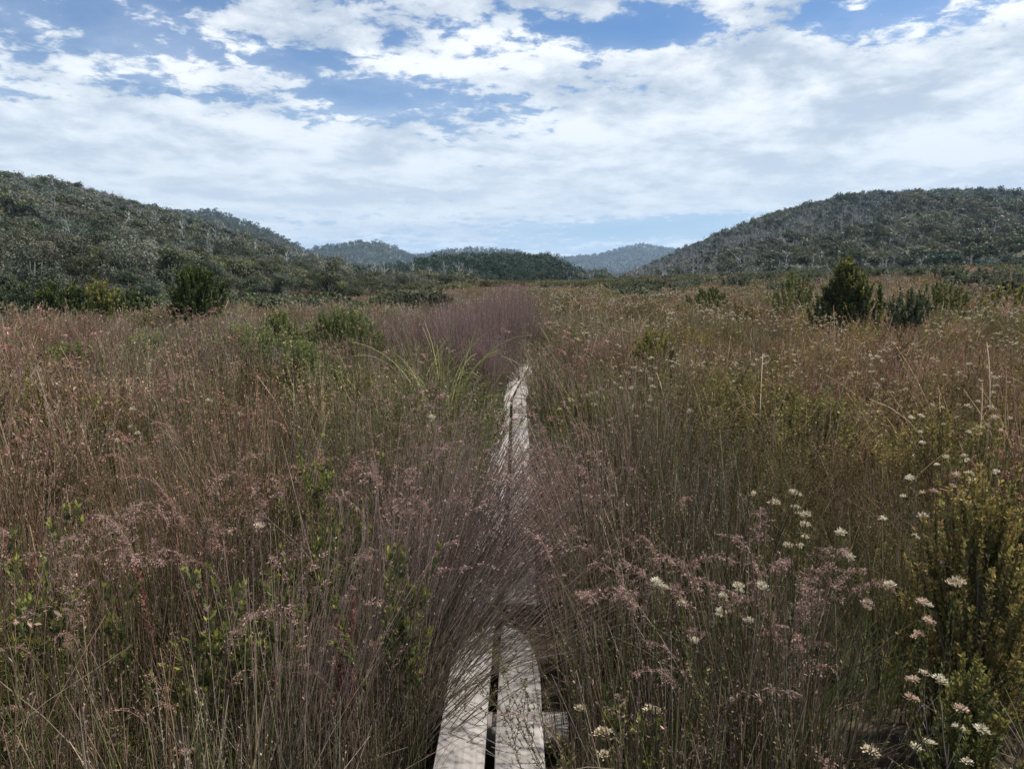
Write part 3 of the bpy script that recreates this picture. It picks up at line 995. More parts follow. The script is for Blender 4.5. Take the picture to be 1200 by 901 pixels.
for lab, u, dist, w, h, sh, per, ll, lw, c, t, shape in (
    ('dark round bush alone at the left edge of the heath with sunlit green top', 229, 22, 1.55, 2.25, 170, 60, .06, .026, DK, DKT, 'round'),
    ('tall dark conical bush with yellowish tip on the right heath', 990, 18.5, 1.8, 2.3, 320, 60, .06, .026, BL, YGT + DKT, 'cone'),
    ('small dark blue-green bush beside the tall conical one', 1066, 18.5, 1.15, 1.7, 90, 50, .055, .022, BL, BLT, 'round'),
    ('mid green shrub with leafy upright shoots behind the tall dark bush', 936, 27, 2.1, 2.1, 80, 46, .07, .03, GR + YG, DKT, 'round'),
    ('olive shrub with open shoots standing right of the small dark bush', 1108, 26, 2.2, 1.75, 70, 46, .07, .03, YG, DKT, 'round'),
    ('thin leafy sapling between the two dark bushes', 1033, 19, .35, 1.9, 16, 40, .05, .02, DK, DKT, 'column'),
    ('olive shrub on the skyline at the far right edge', 1192, 30, 2.4, 1.7, 60, 46, .08, .034, YG, YGT, 'round'),
    ('low dark shrub on the skyline right of the valley gap', 830, 30, 2.0, 1.5, 70, 40, .08, .034, YG + DK, DKT, 'round'),
    ('bright yellow-green bush in front of the dark left scrub', 116, 26, 1.2, 1.9, 110, 50, .07, .03, GR, YGT, 'round'),
    ('dark upright shrub left of the bright yellow-green bush', 72, 25, 1.9, 1.75, 120, 50, .07, .03, DK, DKT, 'round'),
    ('low grey-green shrub at the left edge of the photo', 22, 27, 2.3, 1.8, 120, 46, .07, .03, BL, BLT, 'round'),
    ('dark shrub tucked right of the bright yellow-green bush', 148, 27, 1.5, 1.6, 100, 46, .07, .03, DK, GR, 'round'),
    ('low dark bush in the far left clearing below the forest', 382, 48, 1.8, 1.9, 80, 40, .1, .045, DK, DKT, 'round'),
    ('soft bright green shrub with fine leaves left of centre', 293, 11.4, 1.75, 1.22, 460, 60, .034, .009, GR, GRT, 'round'),
    ('upright bright green shrub behind the soft left one', 322, 13.0, 1.2, 1.38, 280, 60, .036, .010, GR, GRT, 'column'),
    ('fine-leaved green shrub nearest the purple rushes', 402, 13.0, 1.6, 1.42, 380, 60, .036, .010, DK + GR, GRT, 'round'),
    ('green shrub with long needle leaves beside the dark dead spike', 352, 9.2, 1.1, 1.16, 320, 60, .030, .008, GR, GRT, 'column'),
    ('pale green shrub low in the left heath', 170, 13.0, 1.0, 1.10, 170, 50, .036, .010, GR + (GREY,), GRT, 'round'),
    ('straw-green shrub left of the soft green shrubs', 75, 12.0, 1.3, 1.0, 170, 50, .036, .010, YG, GRT, 'round'),
    ('yellow-green heath bush on the right with leafy top', 768, 10.8, .95, 1.2, 150, 60, .03, .013, YG, YGT, 'round'),
    ('low gold-green heath bush close to the right of the boardwalk', 688, 6.4, .85, .98, 170, 60, .020, .009, YG + (OLIVE,), YGT, 'round'),
    ('olive heath bush in the middle of the right heath', 872, 7.4, 1.1, 1.02, 200, 60, .022, .009, YG + (OLIVE,), YGT, 'round'),
    ('rounded green heath bush in the right middle ground', 960, 6.3, 1.05, 1.0, 200, 60, .02, .008, (OLIVE, MOSS), YGT, 'round'),
    ('golden green heath bush behind the pink-tinged flowers on the right', 1150, 5.8, 1.3, 1.02, 200, 60, .02, .008, YG, YGT, 'round'),
    ('russet tipped dense shrub filling the right edge of the foreground', 1188, 3.3, .52, 1.16, 320, 80, .019, .0085, ((.13, .13, .05), (.10, .12, .045), (.15, .13, .055)), ((.36, .27, .08), (.38, .24, .09), (.29, .29, .075), (.33, .22, .10)), 'round'),
    ('smaller dark stemmed shrub with gold tips below the russet shrub', 1192, 2.5, .26, .74, 110, 70, .018, .008, (OLIVE, (.07, .09, .035)), ((.28, .21, .06), (.22, .23, .06)), 'round'),
):
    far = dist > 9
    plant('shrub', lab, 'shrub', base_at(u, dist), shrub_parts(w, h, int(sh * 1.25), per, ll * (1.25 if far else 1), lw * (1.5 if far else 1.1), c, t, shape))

# leafy yellow-green sprigs in the left foreground
def sprig_parts(h, n, cols=((.24, .24, .05), (.18, .19, .045), (.28, .26, .06))):
    f = MB(); s = MB()
    n = n * 2
    P = disc(n, .09)
    C, D = strands(s, P, rng.random(n) * 6.283, R(1) * np.abs(rng.normal(5, 6, n)), rng.uniform(.66, 1, n) * h, R(1) * rng.normal(0, 12, n), .005, .0025, 6, BROWN, OLIVE, 4)
    q, d, t = along(C, D, 5, .55, .97)
    C2, D2 = strands(s, q, rng.random(len(q)) * 6.283, R(1) * rng.uniform(20, 45, len(q)), rng.uniform(.06, .14, len(q)), R(-20), .003, .0015, 3, OLIVE, OLIVE, 3)
    for CC, DD, lo, m, tip in ((C, D, .55, 26, 1), (C2, D2, .2, 18, 1)):
        p, dd, tt = along(CC, DD, m, lo, 1.0)
        k = len(p); g = (tt ** 3)[:, None]
        c = pick((MOSS, OLIVE), k, .15) * (1 - g) + pick(cols, k, .15) * g
        leaflets(f, p, dd + rvec(k) * .6, .025 * rng.uniform(.7, 1.3, k), .012 * rng.uniform(.7, 1.2, k), c)
    return [('leaves', f.mesh('leaves', M_PLANT)), ('stems', s.mesh('stems', M_BARK))]


for lab, u, v, z, n in (
    ('tall yellow-green sprig rising above the mauve rushes left of centre', 371, 515, 1.22, 4),
    ('lower green sprig below the tall yellow-green one', 372, 612, .95, 5),
    ('yellow tipped sprig in the lower left rushes', 268, 682, .98, 6),
    ('bright green sprig beside the leaning tussock', 466, 640, 1.02, 6),
    ('small sprig with yellow leaves at the far left edge', 44, 600, 1.15, 5),
    ('short yellow-green sprig between plumes on the far left', 95, 622, 1.12, 3),
    ('thin green sprig low in the left rushes', 302, 690, .85, 4),
    ('green sprig among brown stems at the bottom left', 250, 745, .8, 4),
    ('leafy sprig low beside the right side rushes', 748, 840, .62, 4),
):
    p = at(u, v, z)
    plant('leafy_sprig', lab, 'plant', (p[0], p[1], 0), sprig_parts(z + .05, n))


# fern in the bottom left
def fern_parts(n):
    out = []
    for i in range(n):
        mb = MB()
        C, D = strands(mb, [(0, 0, 0)], [i * 2.1 + rng.random()], R(12), rng.uniform(.5, .62), R(75), .004, .0015, 10, OLIVE, YGREEN, 3)
        for k in range(3, 11):
            for sd in (-1, 1):
                for jj in (0, .5):
                    f = min(k + jj, 10); i0 = int(f); i1 = min(i0 + 1, 10)
                    p = C[0, i0] * (1 - (f - i0)) + C[0, i1] * (f - i0)
                    s = np.cross(D[0, i0], (0, 0, 1.0)); s = s / (np.linalg.norm(s) + 1e-6)
                    leaflets(mb, np.array([p]), np.array([sd * s + .3 * D[0, i0]]), .085 * (1.15 - f / 10.5), .013, (.17, .21, .04))
        out.append(('frond', mb.mesh('frond', M_PLANT)))
    return out


p = at(62, 862, .45)
plant('fern', 'small bright green fern low in the bottom left corner', 'fern', (p[0], p[1], 0), fern_parts(6))


# pink plumed grasses that stand out
def plume_parts(h, npl, spread_r, k=220, ln=(.16, .26), lean=6):
    s = MB(); f = MB()
    n = npl * 2 + 8
    P = disc(n, spread_r)
    C, D = strands(s, P, rng.random(n) * 6.283, R(1) * np.abs(rng.normal(0, lean, n)), rng.uniform(.68, 1.0, n) * h, R(1) * rng.normal(10, 10, n), .0040, .0018, 6,
                   pick((OLIVE, BROWN, MOSS), n), pick((BROWN, MAUVE), n), 3)
    for i in range(max(2, int(npl * .7))):
        plume(f, C[i, -1], D[i, -1], rng.uniform(*ln), k * 1.4, .0080, .0030, ((.33, .21, .175), (.27, .175, .145), (.38, .26, .21), (.24, .15, .125)))
    return [('stems', s.mesh('stems', M_PLANT)), ('plumes', f.mesh('plumes', M_PLANT))]


for lab, u, v, z, npl, sr in (
    ('pink plumed grass clump arching at the left edge', 28, 640, 1.08, 7, .10),
    ('drooping pink plume pair low on the far left', 62, 700, 1.0, 5, .08),
    ('pale pink plume standing beside the far left sprig', 55, 598, 1.15, 2, .03),
    ('pink plumes nodding left of the tall mauve clump', 128, 625, 1.1, 5, .08),
    ('mauve plume clump in the left middle foreground', 205, 565, 1.16, 8, .11),
    ('single fat pink plume above the bottom left stems', 228, 700, 1.0, 2, .02),
    ('pink plume clump left of the tall sprig', 285, 545, 1.18, 6, .10),
    ('rose tinted plumes behind the leaning tussock', 440, 540, 1.18, 9, .13),
    ('pink plumes close to the left of the boardwalk', 500, 560, 1.1, 7, .12),
    ('pale pink plume arching above the dark rushes left of the path', 463, 545, 1.2, 2, .03),
    ('large rosy plume mass bowing over the right foreground', 905, 665, 1.0, 26, .20),
    ('pink plume cluster left of the large rosy mass', 845, 735, .9, 7, .1),
    ('nodding pink plumes right of the boardwalk', 682, 640, 1.05, 6, .09),
    ('small pink plume pair above the right side rushes', 735, 620, 1.08, 4, .07),
    ('thin pink plumes behind the white flowers right of the path', 808, 640, 1.05, 5, .08),
    ('rust pink plume low near the bottom of the right rushes', 955, 775, .78, 3, .04),
):
    p = at(u, v, z)
    plant('plume_grass', lab, 'grass', (p[0], p[1], 0), plume_parts(z, npl, sr))


# rusty spikes and dead stalks
def spike_parts(h, w, cols, n=1):
    s = MB(); f = MB()
    P = disc(n, .012)
    C, D = strands(s, P, rng.random(n) * 6.283, R(1) * np.abs(rng.normal(0, 1.5, n)), rng.uniform(.93, 1, n) * h, R(1) * rng.normal(0, 6, n), w, w * .5, 6, BROWN, cols[0], 4)
    p, d, t = along(C, D, 90, .74, 1.0)
    k = len(p)
    leaflets(f, p, d + rvec(k) * .7, .022 * rng.uniform(.6, 1.2, k), .008, pick(cols, k, .2))
    return [('stem', s.mesh('stem', M_BARK)), ('flower_spike', f.mesh('flower_spike', M_PLANT))]


RD = ((.24, .10, .075), (.19, .085, .06), (.28, .15, .12)); DB = ((.075, .05, .038), (.10, .065, .05))
for lab, u, v, z, w, c, n in (
    ('dark brown dead spike standing in front of the green shrubs', 344, 398, 1.42, .012, DB, 2),
    ('red flower spike left of the dark brown dead spike', 321, 445, 1.15, .006, RD, 1),
    ('dark red spike above the mauve rushes left of the boardwalk', 411, 432, 1.25, .008, DB + RD, 1),
    ('dark leaning spike behind the strappy sedge', 512, 440, 1.25, .008, DB, 2),
    ('red spike low in the left rushes near the tussock', 400, 690, .95, .005, RD, 2),
    ('coral red spike at the left among pink plumes', 183, 640, 1.08, .005, RD, 1),
    ('short red spikes at the bottom left of the boardwalk', 408, 770, .72, .005, RD, 3),
    ('rusty spike beside the right side rushes', 895, 830, .62, .005, RD, 2),
    ('small red spike in the left bottom stems', 330, 765, .75, .005, RD, 1),
):
    p = at(u, v, z)
    plant('flower_spike_plant', lab, 'plant', (p[0], p[1], 0), spike_parts(z, w, c, n))


def twig_mesh(h, w, n, col, spreadd=30):
    mb = MB()
    C, D = strands(mb, disc(n, .05 * h), rng.random(n) * 6.283, R(1) * np.abs(rng.normal(6, spreadd * .4, n)), rng.uniform(.7, 1, n) * h, R(1) * rng.normal(0, 20, n), w, w * .3, 6, col, col, 4)
    q, d, t = along(C, D, 7, .3, 1)
    k = len(q)
    strands(mb, q, rng.random(k) * 6.283, R(1) * rng.uniform(10, spreadd + 15, k), h * rng.uniform(.1, .3, k), R(-15), w * .5, w * .2, 4, col, col, 3)
    return mb.mesh('dead_shrub', M_BARK)


for lab, u, dist, h, w, n in (
    ('pale wispy dead shrub left of the tall conical bush', 962, 20, 2.35, .022, 7),
    ('straw coloured leaning dead branches right of the conical bush', 1040, 21, 2.3, .018, 4),
    ('thin bare grey stick in the right heath', 893, 10, 1.25, .016, 1),
    ('dead grey twiggy shrub at the lower right edge', 1165, 2.5, .75, .007, 5),
    ('dark dead twigs among the flowers on the right', 1100, 4.6, .85, .009, 7),
):
    o = link('dead_shrub', twig_mesh(h, w, n, (.34, .30, .26) if 'dark' not in lab else (.12, .10, .09)), None, base_at(u, dist), (0, 0, rng.random() * 6))
    tag(o, lab, 'dead shrub')

# cutting grass with long strap leaves
def strap_parts(n, h, w, cols):
    out = MB()
    P = disc(n, .07)
    az = np.arctan2(P[:, 1], P[:, 0]) + rng.normal(0, .6, n)
    strands(out, P, az, R(1) * np.abs(rng.normal(8, 8, n)), rng.uniform(.55, 1.15, n) * h, R(1) * np.abs(rng.normal(55, 38, n)), w, w * .12, 10, pick(cols, n, .12), pick(cols + ((.25, .22, .06),), n, .12), 2, 2.0)
    return out


ST = ((.25, .28, .08), (.33, .33, .14), (.20, .24, .07), (.28, .24, .12))
for lab, u, v, n, h, w in (
    ('tall strap leaved sedge with pale arching blades beside the boardwalk', 520, 535, 50, 1.62, .022),
    ('second strap leaved sedge just behind the first', 496, 500, 34, 1.58, .021),
    ('arching pale sedge left of the strap leaved pair', 425, 490, 30, 1.2, .016),
):
    p = at(u, v, .1)
    o = link('strap_sedge', strap_parts(n, h, w, ST).mesh('strap_sedge', M_PLANT), None, (p[0], p[1], 0)); tag(o, lab, 'sedge')
for lab, u, v in (('fine green sedge spilling onto the left plank', 552, 585), ('fine green grass tuft at the foot of the strap leaved sedge', 530, 560),
                  ('green grass tuft leaning over the far left plank edge', 570, 530), ('green sedge tuft between the strap leaved sedge and the purple rushes', 545, 515),
                  ('lowest green sedge tuft left of the boardwalk where it disappears', 540, 605)):
    p = at(u, v, .1)
    o = link('green_sedge', green_mesh(170, .15, .8, .0075, ((.19, .24, .06), (.25, .28, .09), (.15, .19, .055))).mesh('green_sedge', M_PLANT), None, (p[0], p[1], 0)); tag(o, lab, 'sedge')


# the big tussock leaning across the boardwalk, and other leaning ones
def leaning_parts(n, r, h, az, tilt0, tilt1, w, heads, cols0, cols1):
    s = MB(); f = MB()
    P = disc(n, r) * np.array([1, 1.7, 1])
    k = rng.random(n)
    C, D = strands(s, P, az + rng.normal(0, .38, n), R(1) * (tilt0 + (tilt1 - tilt0) * k ** 1.1 + rng.normal(0, 4, n)), h * rng.uniform(.68, 1.1, n), R(1) * rng.normal(12, 9, n), w, w * .4, 8,
                   pick(cols0, n), pick(cols1, n), 3)
    m = rng.random(n) < heads
    p, d, t = along(C[m], D[m], 14, .72, 1.0)
    q = len(p)
    leaflets(f, p, d + rvec(q) * .7 + np.array([0, 0, -.2]), .011 * rng.uniform(.6, 1.4, q), .0042, pick((PINK, (.38, .25, .22), (.30, .17, .145)), q, .2))
    idx = np.nonzero(m)[0][:int(n * .10)]
    for i in idx:
        plume(f, C[i, -1], D[i, -1], rng.uniform(.12, .2), 70, .010, .004, (PINK, MAUVE, (.36, .23, .2)), .7)
    return [('stems', s.mesh('stems', M_PLANT)), ('seed_heads', f.mesh('seed_heads', M_PLANT))]


LS0 = ((.33, .275, .215), (.25, .195, .15), (.19, .175, .11), (.40, .345, .28)); LS1 = ((.38, .29, .235), (.38, .275, .225), (.29, .20, .165))
plant('leaning_tussock', 'big grey mauve tussock leaning right across the boardwalk', 'grass tussock', (-.50, 2.62, 0),
      leaning_parts(230, .14, 1.36, R(16), -6, 50, .0046, .5, LS0, LS1), 0)
plant('leaning_tussock', 'second grey mauve tussock leaning over the planks from behind the big one', 'grass tussock', (-.44, 3.25, 0),
      leaning_parts(420, .18, 1.30, R(4), -4, 60, .0040, .6, LS0, LS1), 0)
plant('leaning_tussock', 'pink headed tussock spilling over the boardwalk where it disappears', 'grass tussock', (-.36, 4.1, 0),
      leaning_parts(440, .19, 1.08, R(-8), 0, 58, .0042, .9, LS0, LS1), 0)
plant('leaning_tussock', 'pinkish tussock leaning onto the walk from its right side', 'grass tussock', (.45, 3.9, 0),
      leaning_parts(260, .15, 1.0, R(165), -10, 42, .0042, .9, LS0, LS1), 0)
plant('leaning_tussock', 'brown mauve tussock standing upright left of the big leaning one', 'grass tussock', (-.72, 2.1, 0),
      leaning_parts(150, .15, 1.1, R(30), -8, 18, .0040, .35, LS0 + (OLIVE,), LS1), 0)

# tall purple rushes left of the path's bend
def purple_parts(n, r, h):
    s = rush_mesh(n, r, h * .75, h, .009, 2, 5, ((.17, .135, .105), (.13, .105, .075), GREY), ((.23, .145, .125), (.19, .13, .105), MAUVE), 0, lean=5, bend=9)
    f = MB()
    m = n
    P = disc(m, r)
    C, D = strands(f, P, rng.random(m) * 6.28, R(1) * np.abs(rng.normal(0, 11, m)), rng.uniform(.6, 1.06, m) ** 1.2 * h, R(1) * rng.normal(6, 9, m), .006, .003, 4, (.15, .12, .10), (.23, .165, .15), 2)
    p, d, t = along(C, D, 16, .5, 1.0)
    k = len(p)
    leaflets(f, p, d + rvec(k) * .7, .026 * rng.uniform(.6, 1.3, k), .010, pick(((.26, .145, .13), (.20, .11, .10), (.31, .195, .165), (.25, .17, .14)), k, .25))
    return [('stems', s.mesh('stems', M_PLANT)), ('seed_heads', f.mesh('seed_heads', M_PLANT))]


for lab, u, dist, r, h in (
    ('tallest purple rush tussock left of where the boardwalk bends away', 582, 12.2, .45, 1.66),
    ('purple rush tussock crowding the left side of the bend', 556, 10.6, .35, 1.5),
    ('dusky purple rush tussock behind the strap leaved sedge', 530, 11.6, .5, 1.42),
    ('mauve rush tussock at the left end of the purple row', 488, 12.5, .5, 1.22),
    ('purple rush tussock at the back of the purple row', 552, 14.0, .65, 1.55),
    ('far purple rush tussock beyond the bend', 606, 15.5, .5, 1.66),
    ('pinkish brown rush tussock on the left behind the purple row', 455, 15, .6, 1.2),
    ('low purple rush tussock hugging the left plank before the bend', 566, 9.4, .25, 1.15),
):
    plant('purple_rush', lab, 'rush', base_at(u, dist), purple_parts(230, r, h * 1.08))


# ------------------------------------------------------------------ flowers
def head_mesh(mb, p, r, cols, n=76):
    n = int(n)
    d = rvec(n); d[:, 2] = np.abs(d[:, 2]) * 1.1 + .05
    d = unit(d)
    q = p + d * r * rng.uniform(.25, .75, (n, 1)) * np.array([1, 1, .9])
    leaflets(mb, q, d + rvec(n) * .35 + np.array([0, 0, .35]), r * rng.uniform(.28, .55, n), r * rng.uniform(.16, .28, n), pick(cols, n, .2))


FC = {'white': ((.68, .62, .48), (.60, .52, .37), (.72, .67, .55), (.46, .37, .24)), 'cream': ((.58, .49, .33), (.64, .56, .42), (.48, .38, .24)),
      'blush': ((.58, .43, .33), (.66, .54, .42), (.48, .31, .23))}


def flower_forms(h, ns, hr, tone, coarse=1.0):
    s = MB(); heads = []
    P = disc(ns, .03); P[0] = 0
    tilt = R(1) * np.abs(rng.normal(4, 5, ns)); tilt[0] = 0
    bend = R(1) * rng.normal(6, 8, ns); bend[0] = 0
    L = h * rng.uniform(.82, .99, ns); L[0] = h
    C, D = strands(s, P, rng.random(ns) * 6.283, tilt, L, bend, .0045 * coarse, .003 * coarse, 6, BROWN, OLIVE, 3)
    p, d, t = along(C, D, int(46 / coarse ** .5), .55, .98)
    k = len(p)
    leaflets(s, p, d * 1.2 + rvec(k) * .55, .020 * coarse * rng.uniform(.7, 1.2, k), .0075 * coarse, pick((MOSS, OLIVE, (.15, .16, .05), GOLD, (.13, .15, .05)), k, .15))
    for i in range(ns):
        m = MB()
        r = hr * rng.uniform(.7, 1.1)
        head_mesh(m, C[i, -1], r, FC[tone])
        if rng.random() < .6:
            head_mesh(m, C[i, -1] + np.array([rng.normal(0, r * .5), rng.normal(0, r * .5), -r * .3]), r * .75, FC[tone], 46)
        heads.append(m.mesh('flower_head', M_FLOWER))
    return s.mesh('leafy_stem', M_PLANT), heads


FORMS = {t: [flower_forms(1.0, ns, .024, t) for ns in (1, 2, 3, 4, 5)] for t in FC}


def flower_plant(label, u, v, z, tone, ns, group=None):
    p = at(u, v, z)
    st, hd = FORMS[tone][ns - 1]
    e = link('flowering_plant', None, None, (p[0], p[1], 0), (0, 0, rng.random() * 6.283), (1, 1, z)); e.empty_display_size = .05
    tag(e, label, 'flower', group)
    link('leafy_stem', st, e)
    for h in hd: link('flower_head', h, e)


for a in (
    ('white flowers beside the leaning grass right of the boardwalk, largest heads', 770, 683, 1.0, 'white', 2),
    ('white flowers just right of the largest white heads', 800, 708, .95, 'white', 3),
    ('pair of white flower heads touching the left of the large rosy plume mass', 866, 687, 1.0, 'white', 3),
    ('white flower head on top of the large rosy plume mass', 893, 688, 1.0, 'white', 2),
    ('cream flowers on golden stems above the rosy plume mass', 908, 590, 1.0, 'cream', 2),
    ('cluster of five cream heads above the rosy plume mass', 930, 578, 1.0, 'cream', 5),
    ('cream flowers a little below the cluster of five', 945, 604, .98, 'cream', 4),
    ('lone cream flower head near the bottom of the right heath', 1021, 880, .7, 'cream', 1),
    ('round cream flower head on the right with another just beneath', 1122, 683, .95, 'cream', 2),
    ('blush flower head with russet leaves at the lower right', 1126, 832, .75, 'blush', 2),
    ('bright white cluster at the lower right beside the blush head', 1150, 856, .72, 'white', 5),
    ('blush flower head left of the round cream one', 1081, 706, .9, 'blush', 1),
    ('second blush flower head under the first on the right', 1088, 728, .86, 'blush', 1),
    ('white flower head among tangled stems on the right', 994, 652, .98, 'white', 1),
    ('blush flower heads right of the rosy plume mass', 1016, 708, .88, 'blush', 2),
    ('small white head over dead grass right of the rosy mass', 1043, 686, .9, 'white', 2),
    ('pale flower head left of a twin in the lower right tangle', 1070, 797, .76, 'blush', 1),
    ('pale flower head right of its twin in the lower right tangle', 1102, 796, .78, 'white', 2),
    ('white flowers on a pale stem in the right middle ground', 1081, 520, 1.02, 'white', 4),
    ('small white flowers left of the pale stemmed ones', 1068, 490, 1.03, 'white', 2),
    ('white flower row above the pale stemmed ones', 1104, 478, 1.05, 'white', 3),
    ('pink tinged flower row high on the right edge', 1165, 490, 1.06, 'blush', 5),
    ('second pink tinged flower row at the right edge', 1184, 491, 1.06, 'blush', 3),
    ('cream flowers under the pink tinged row', 1135, 507, 1.02, 'cream', 3),
    ('long pink and cream flower row left of the russet shrub', 1120, 557, 1.0, 'blush', 5),
    ('cream flowers right of the long pink and cream row', 1136, 556, 1.0, 'cream', 4),
    ('small white flowers above the long pink and cream row', 1130, 535, 1.02, 'white', 3),
    ('white pair left of the long pink and cream row', 1066, 560, .98, 'white', 2),
    ('white cluster below the left of the russet shrub', 1082, 606, .95, 'white', 5),
    ('yellowish cream flower at the bottom right of the boardwalk', 762, 832, .68, 'cream', 2),
    ('cream flower low beside the dark edge of the boardwalk', 708, 858, .60, 'cream', 2),
    ('cream flower lowest beside the boardwalk', 708, 885, .55, 'cream', 1),
    ('white flower cluster at the bottom right corner', 1133, 893, .62, 'white', 3),
    ('tiny white flower right of the rosy plume mass', 985, 625, 1.0, 'white', 1),
    ('cream flowers alone in the left heath', 155, 481, 1.08, 'cream', 4),
    ('white flower head beside the strap leaved sedge', 506, 490, 1.15, 'white', 1),
    ('small white flower left of the tall sprig', 304, 617, 1.0, 'white', 1),
    ('white flower head on the edge of the soft green shrub', 300, 390, 1.15, 'white', 3),
    ('white flower heads behind the dark dead spike', 335, 390, 1.2, 'white', 3),
    ('cream flower low in the left heath', 245, 470, 1.05, 'cream', 2),
    ('large white pompon flower far left of the purple rushes', 340, 348, 1.55, 'white', 2),
): flower_plant(*a)

# the rest of the flowers one can count, smaller in the picture
MID = {t: [] for t in FC}
for t in FC:
    for ns in (1, 2, 3, 4):
        st, hd = flower_forms(1.0, ns, .030, t, 1.6)
        MID[t].append((st, hd))


def joined(ns, tone, hr, coarse, mat):
    m = MB()
    P = disc(ns, .16); P[0] = 0
    C, D = strands(m, P, rng.random(ns) * 6.28, R(1) * np.abs(rng.normal(4, 5, ns)), rng.uniform(.85, 1, ns), R(5), .005 * coarse, .003 * coarse, 4, BROWN, OLIVE, 2)
    for i in range(ns):
        for q in range(2 if rng.random() < .5 else 1):
            head_mesh(m, C[i, -1] + np.array([rng.normal(0, hr * q), rng.normal(0, hr * q), -hr * .4 * q]), hr * rng.uniform(.6, 1.1), FC[tone], 26)
    return m.mesh('flowering_plant', mat)


SMALL = [joined(ns, t, .026, 2, M_FLOWER) for t in ('white', 'cream', 'blush', 'cream', 'cream') for ns in (1, 2, 3, 5)]
FAR_F = [joined(ns, t, .040, 4, M_INST) for t in ('white', 'cream', 'cream') for ns in (2, 4, 6)]


def flower_spots(n, r0, r1, side):
    out = []
    while len(out) < n:
        r = math.sqrt(rng.uniform(r0 ** 2, r1 ** 2)); az = rng.uniform(R(-36), R(36))
        x, y = r * math.sin(az), r * math.cos(az)
        if (x > .7) != (side == 'right'): continue
        if side == 'left' and y < 12: continue
        if abs(x - path_x(y)) < .4: continue
        if fbm(x * .5 + 60, y * .35 + 2, 2) < rng.uniform(.3, .62): continue
        out.append((x, y, float(ground_z(x, y))))
    return out


for side, n, r0, r1 in (('right', 205, 4.2, 17), ('left', 50, 12, 22)):
    for p in flower_spots(n, r0, r1, side):
        o = link('flowering_plant', SMALL[rng.integers(0, len(SMALL))], None, p, (rng.normal(0, .05), rng.normal(0, .05), rng.random() * 6.28), (1, 1, rng.uniform(.98, 1.2)))
        if side == 'right':
            tag(o, 'small pale flowers dotted through the right heath away from the foreground', 'flower', 'small flowers across the right heath')
        else:
            tag(o, 'small pale flowers dotted through the far left heath', 'flower', 'small flowers across the far left heath')
fp = np.array(flower_spots(1500, 16, 75, 'right') + flower_spots(380, 22, 55, 'left'))
scatter('distant_flowers', FAR_F, fp, np.ones((len(fp), 3)) * rng.uniform(.8, 1.05, (len(fp), 1)), np.stack([np.ones(len(fp)), np.ones(len(fp)), rng.uniform(.98, 1.22, len(fp))], -1),
        label='pale flower heads over the distant heath')

# ------------------------------------------------------------------ air
HAZE = 1.3e-4
if HAZE > 0:
    mb = MB(); box(mb, (0, 3300, 105), (15200, 8000, 270))
    me = mb.mesh('haze', None) if False else None
    hz = bpy.data.meshes.new('haze')
    X, Y0, Y1, Z0, Z1 = 4100, -4100, 4100, -14, 175
    vs = [(x, y, z) for x in (-X, X) for y in (Y0, Y1) for z in (Z0, Z1)]
    hz.from_pydata(vs, [], [(0, 1, 3, 2), (4, 6, 7, 5), (0, 4, 5, 1), (2, 3, 7, 6), (0, 2, 6, 4), (1, 5, 7, 3)])
    m = bpy.data.materials.new('haze'); t, N, L = nodes(m)
    v = N('ShaderNodeVolumePrincipled'); v.inputs['Color'].default_value = (.50, .72, 1, 1); v.inputs['Density'].default_value = HAZE
    v.inputs['Anisotropy'].default_value = .2
    o = N('ShaderNodeOutputMaterial'); L(v.outputs[0], o.inputs['Volume'])
    hz.materials.append(m)
    tag(link('haze', hz), 'thin blue air between the camera and the far hills', kind='stuff')

# ------------------------------------------------------------------ light and sky
SUN_EL, SUN_AZ = R(60), R(68)
sd = bpy.data.lights.new('sun', 'SUN'); sd.energy = 5; sd.angle = R(3); sd.color = (1, .955, .88)
so = link('sun', sd)
from mathutils import Vector
so.rotation_euler = Vector((math.sin(SUN_AZ) * math.cos(SUN_EL), math.cos(SUN_AZ) * math.cos(SUN_EL), math.sin(SUN_EL))).to_track_quat('Z', 'Y').to_euler()

w = bpy.data.worlds.new('World'); SC.world = w
t, N, L = nodes(w)


def val(x): return x


def M(op, a, b=None, c=None, clamp=False):
    n = N('ShaderNodeMath'); n.operation = op; n.use_clamp = clamp
    for i, q in enumerate((a, b, c)):
        if q is None: continue
        if isinstance(q, (int, float)): n.inputs[i].default_value = q
        else: L(q, n.inputs[i])
    return n.outputs[0]


def ss(x, a, b):
    n = N('ShaderNodeMapRange'); n.interpolation_type = 'SMOOTHSTEP'
    L(x, n.inputs['Value'])
    for k, q in zip((1, 2, 3, 4), (a, b, 0, 1)): n.inputs[k].default_value = q
    return n.outputs[0]


def mixc(f, a, b):
    n = N('ShaderNodeMix'); n.data_type = 'RGBA'
    L(f, n.inputs['Factor']) if not isinstance(f, float) else setattr(n.inputs['Factor'], 'default_value', f)
    for i, q in ((6, a), (7, b)):
        if isinstance(q, tuple): n.inputs[i].default_value = (*q, 1)
        else: L(q, n.inputs[i])
    return n.outputs[2]


tc = N('ShaderNodeTexCoord')
sep = N('ShaderNodeSeparateXYZ'); L(tc.outputs['Generated'], sep.inputs[0])
X, Y, Z = sep.outputs
zc = M('ADD', M('MAXIMUM', Z, 0.0), .16)
px, py = M('DIVIDE', X, zc), M('DIVIDE', Y, zc)


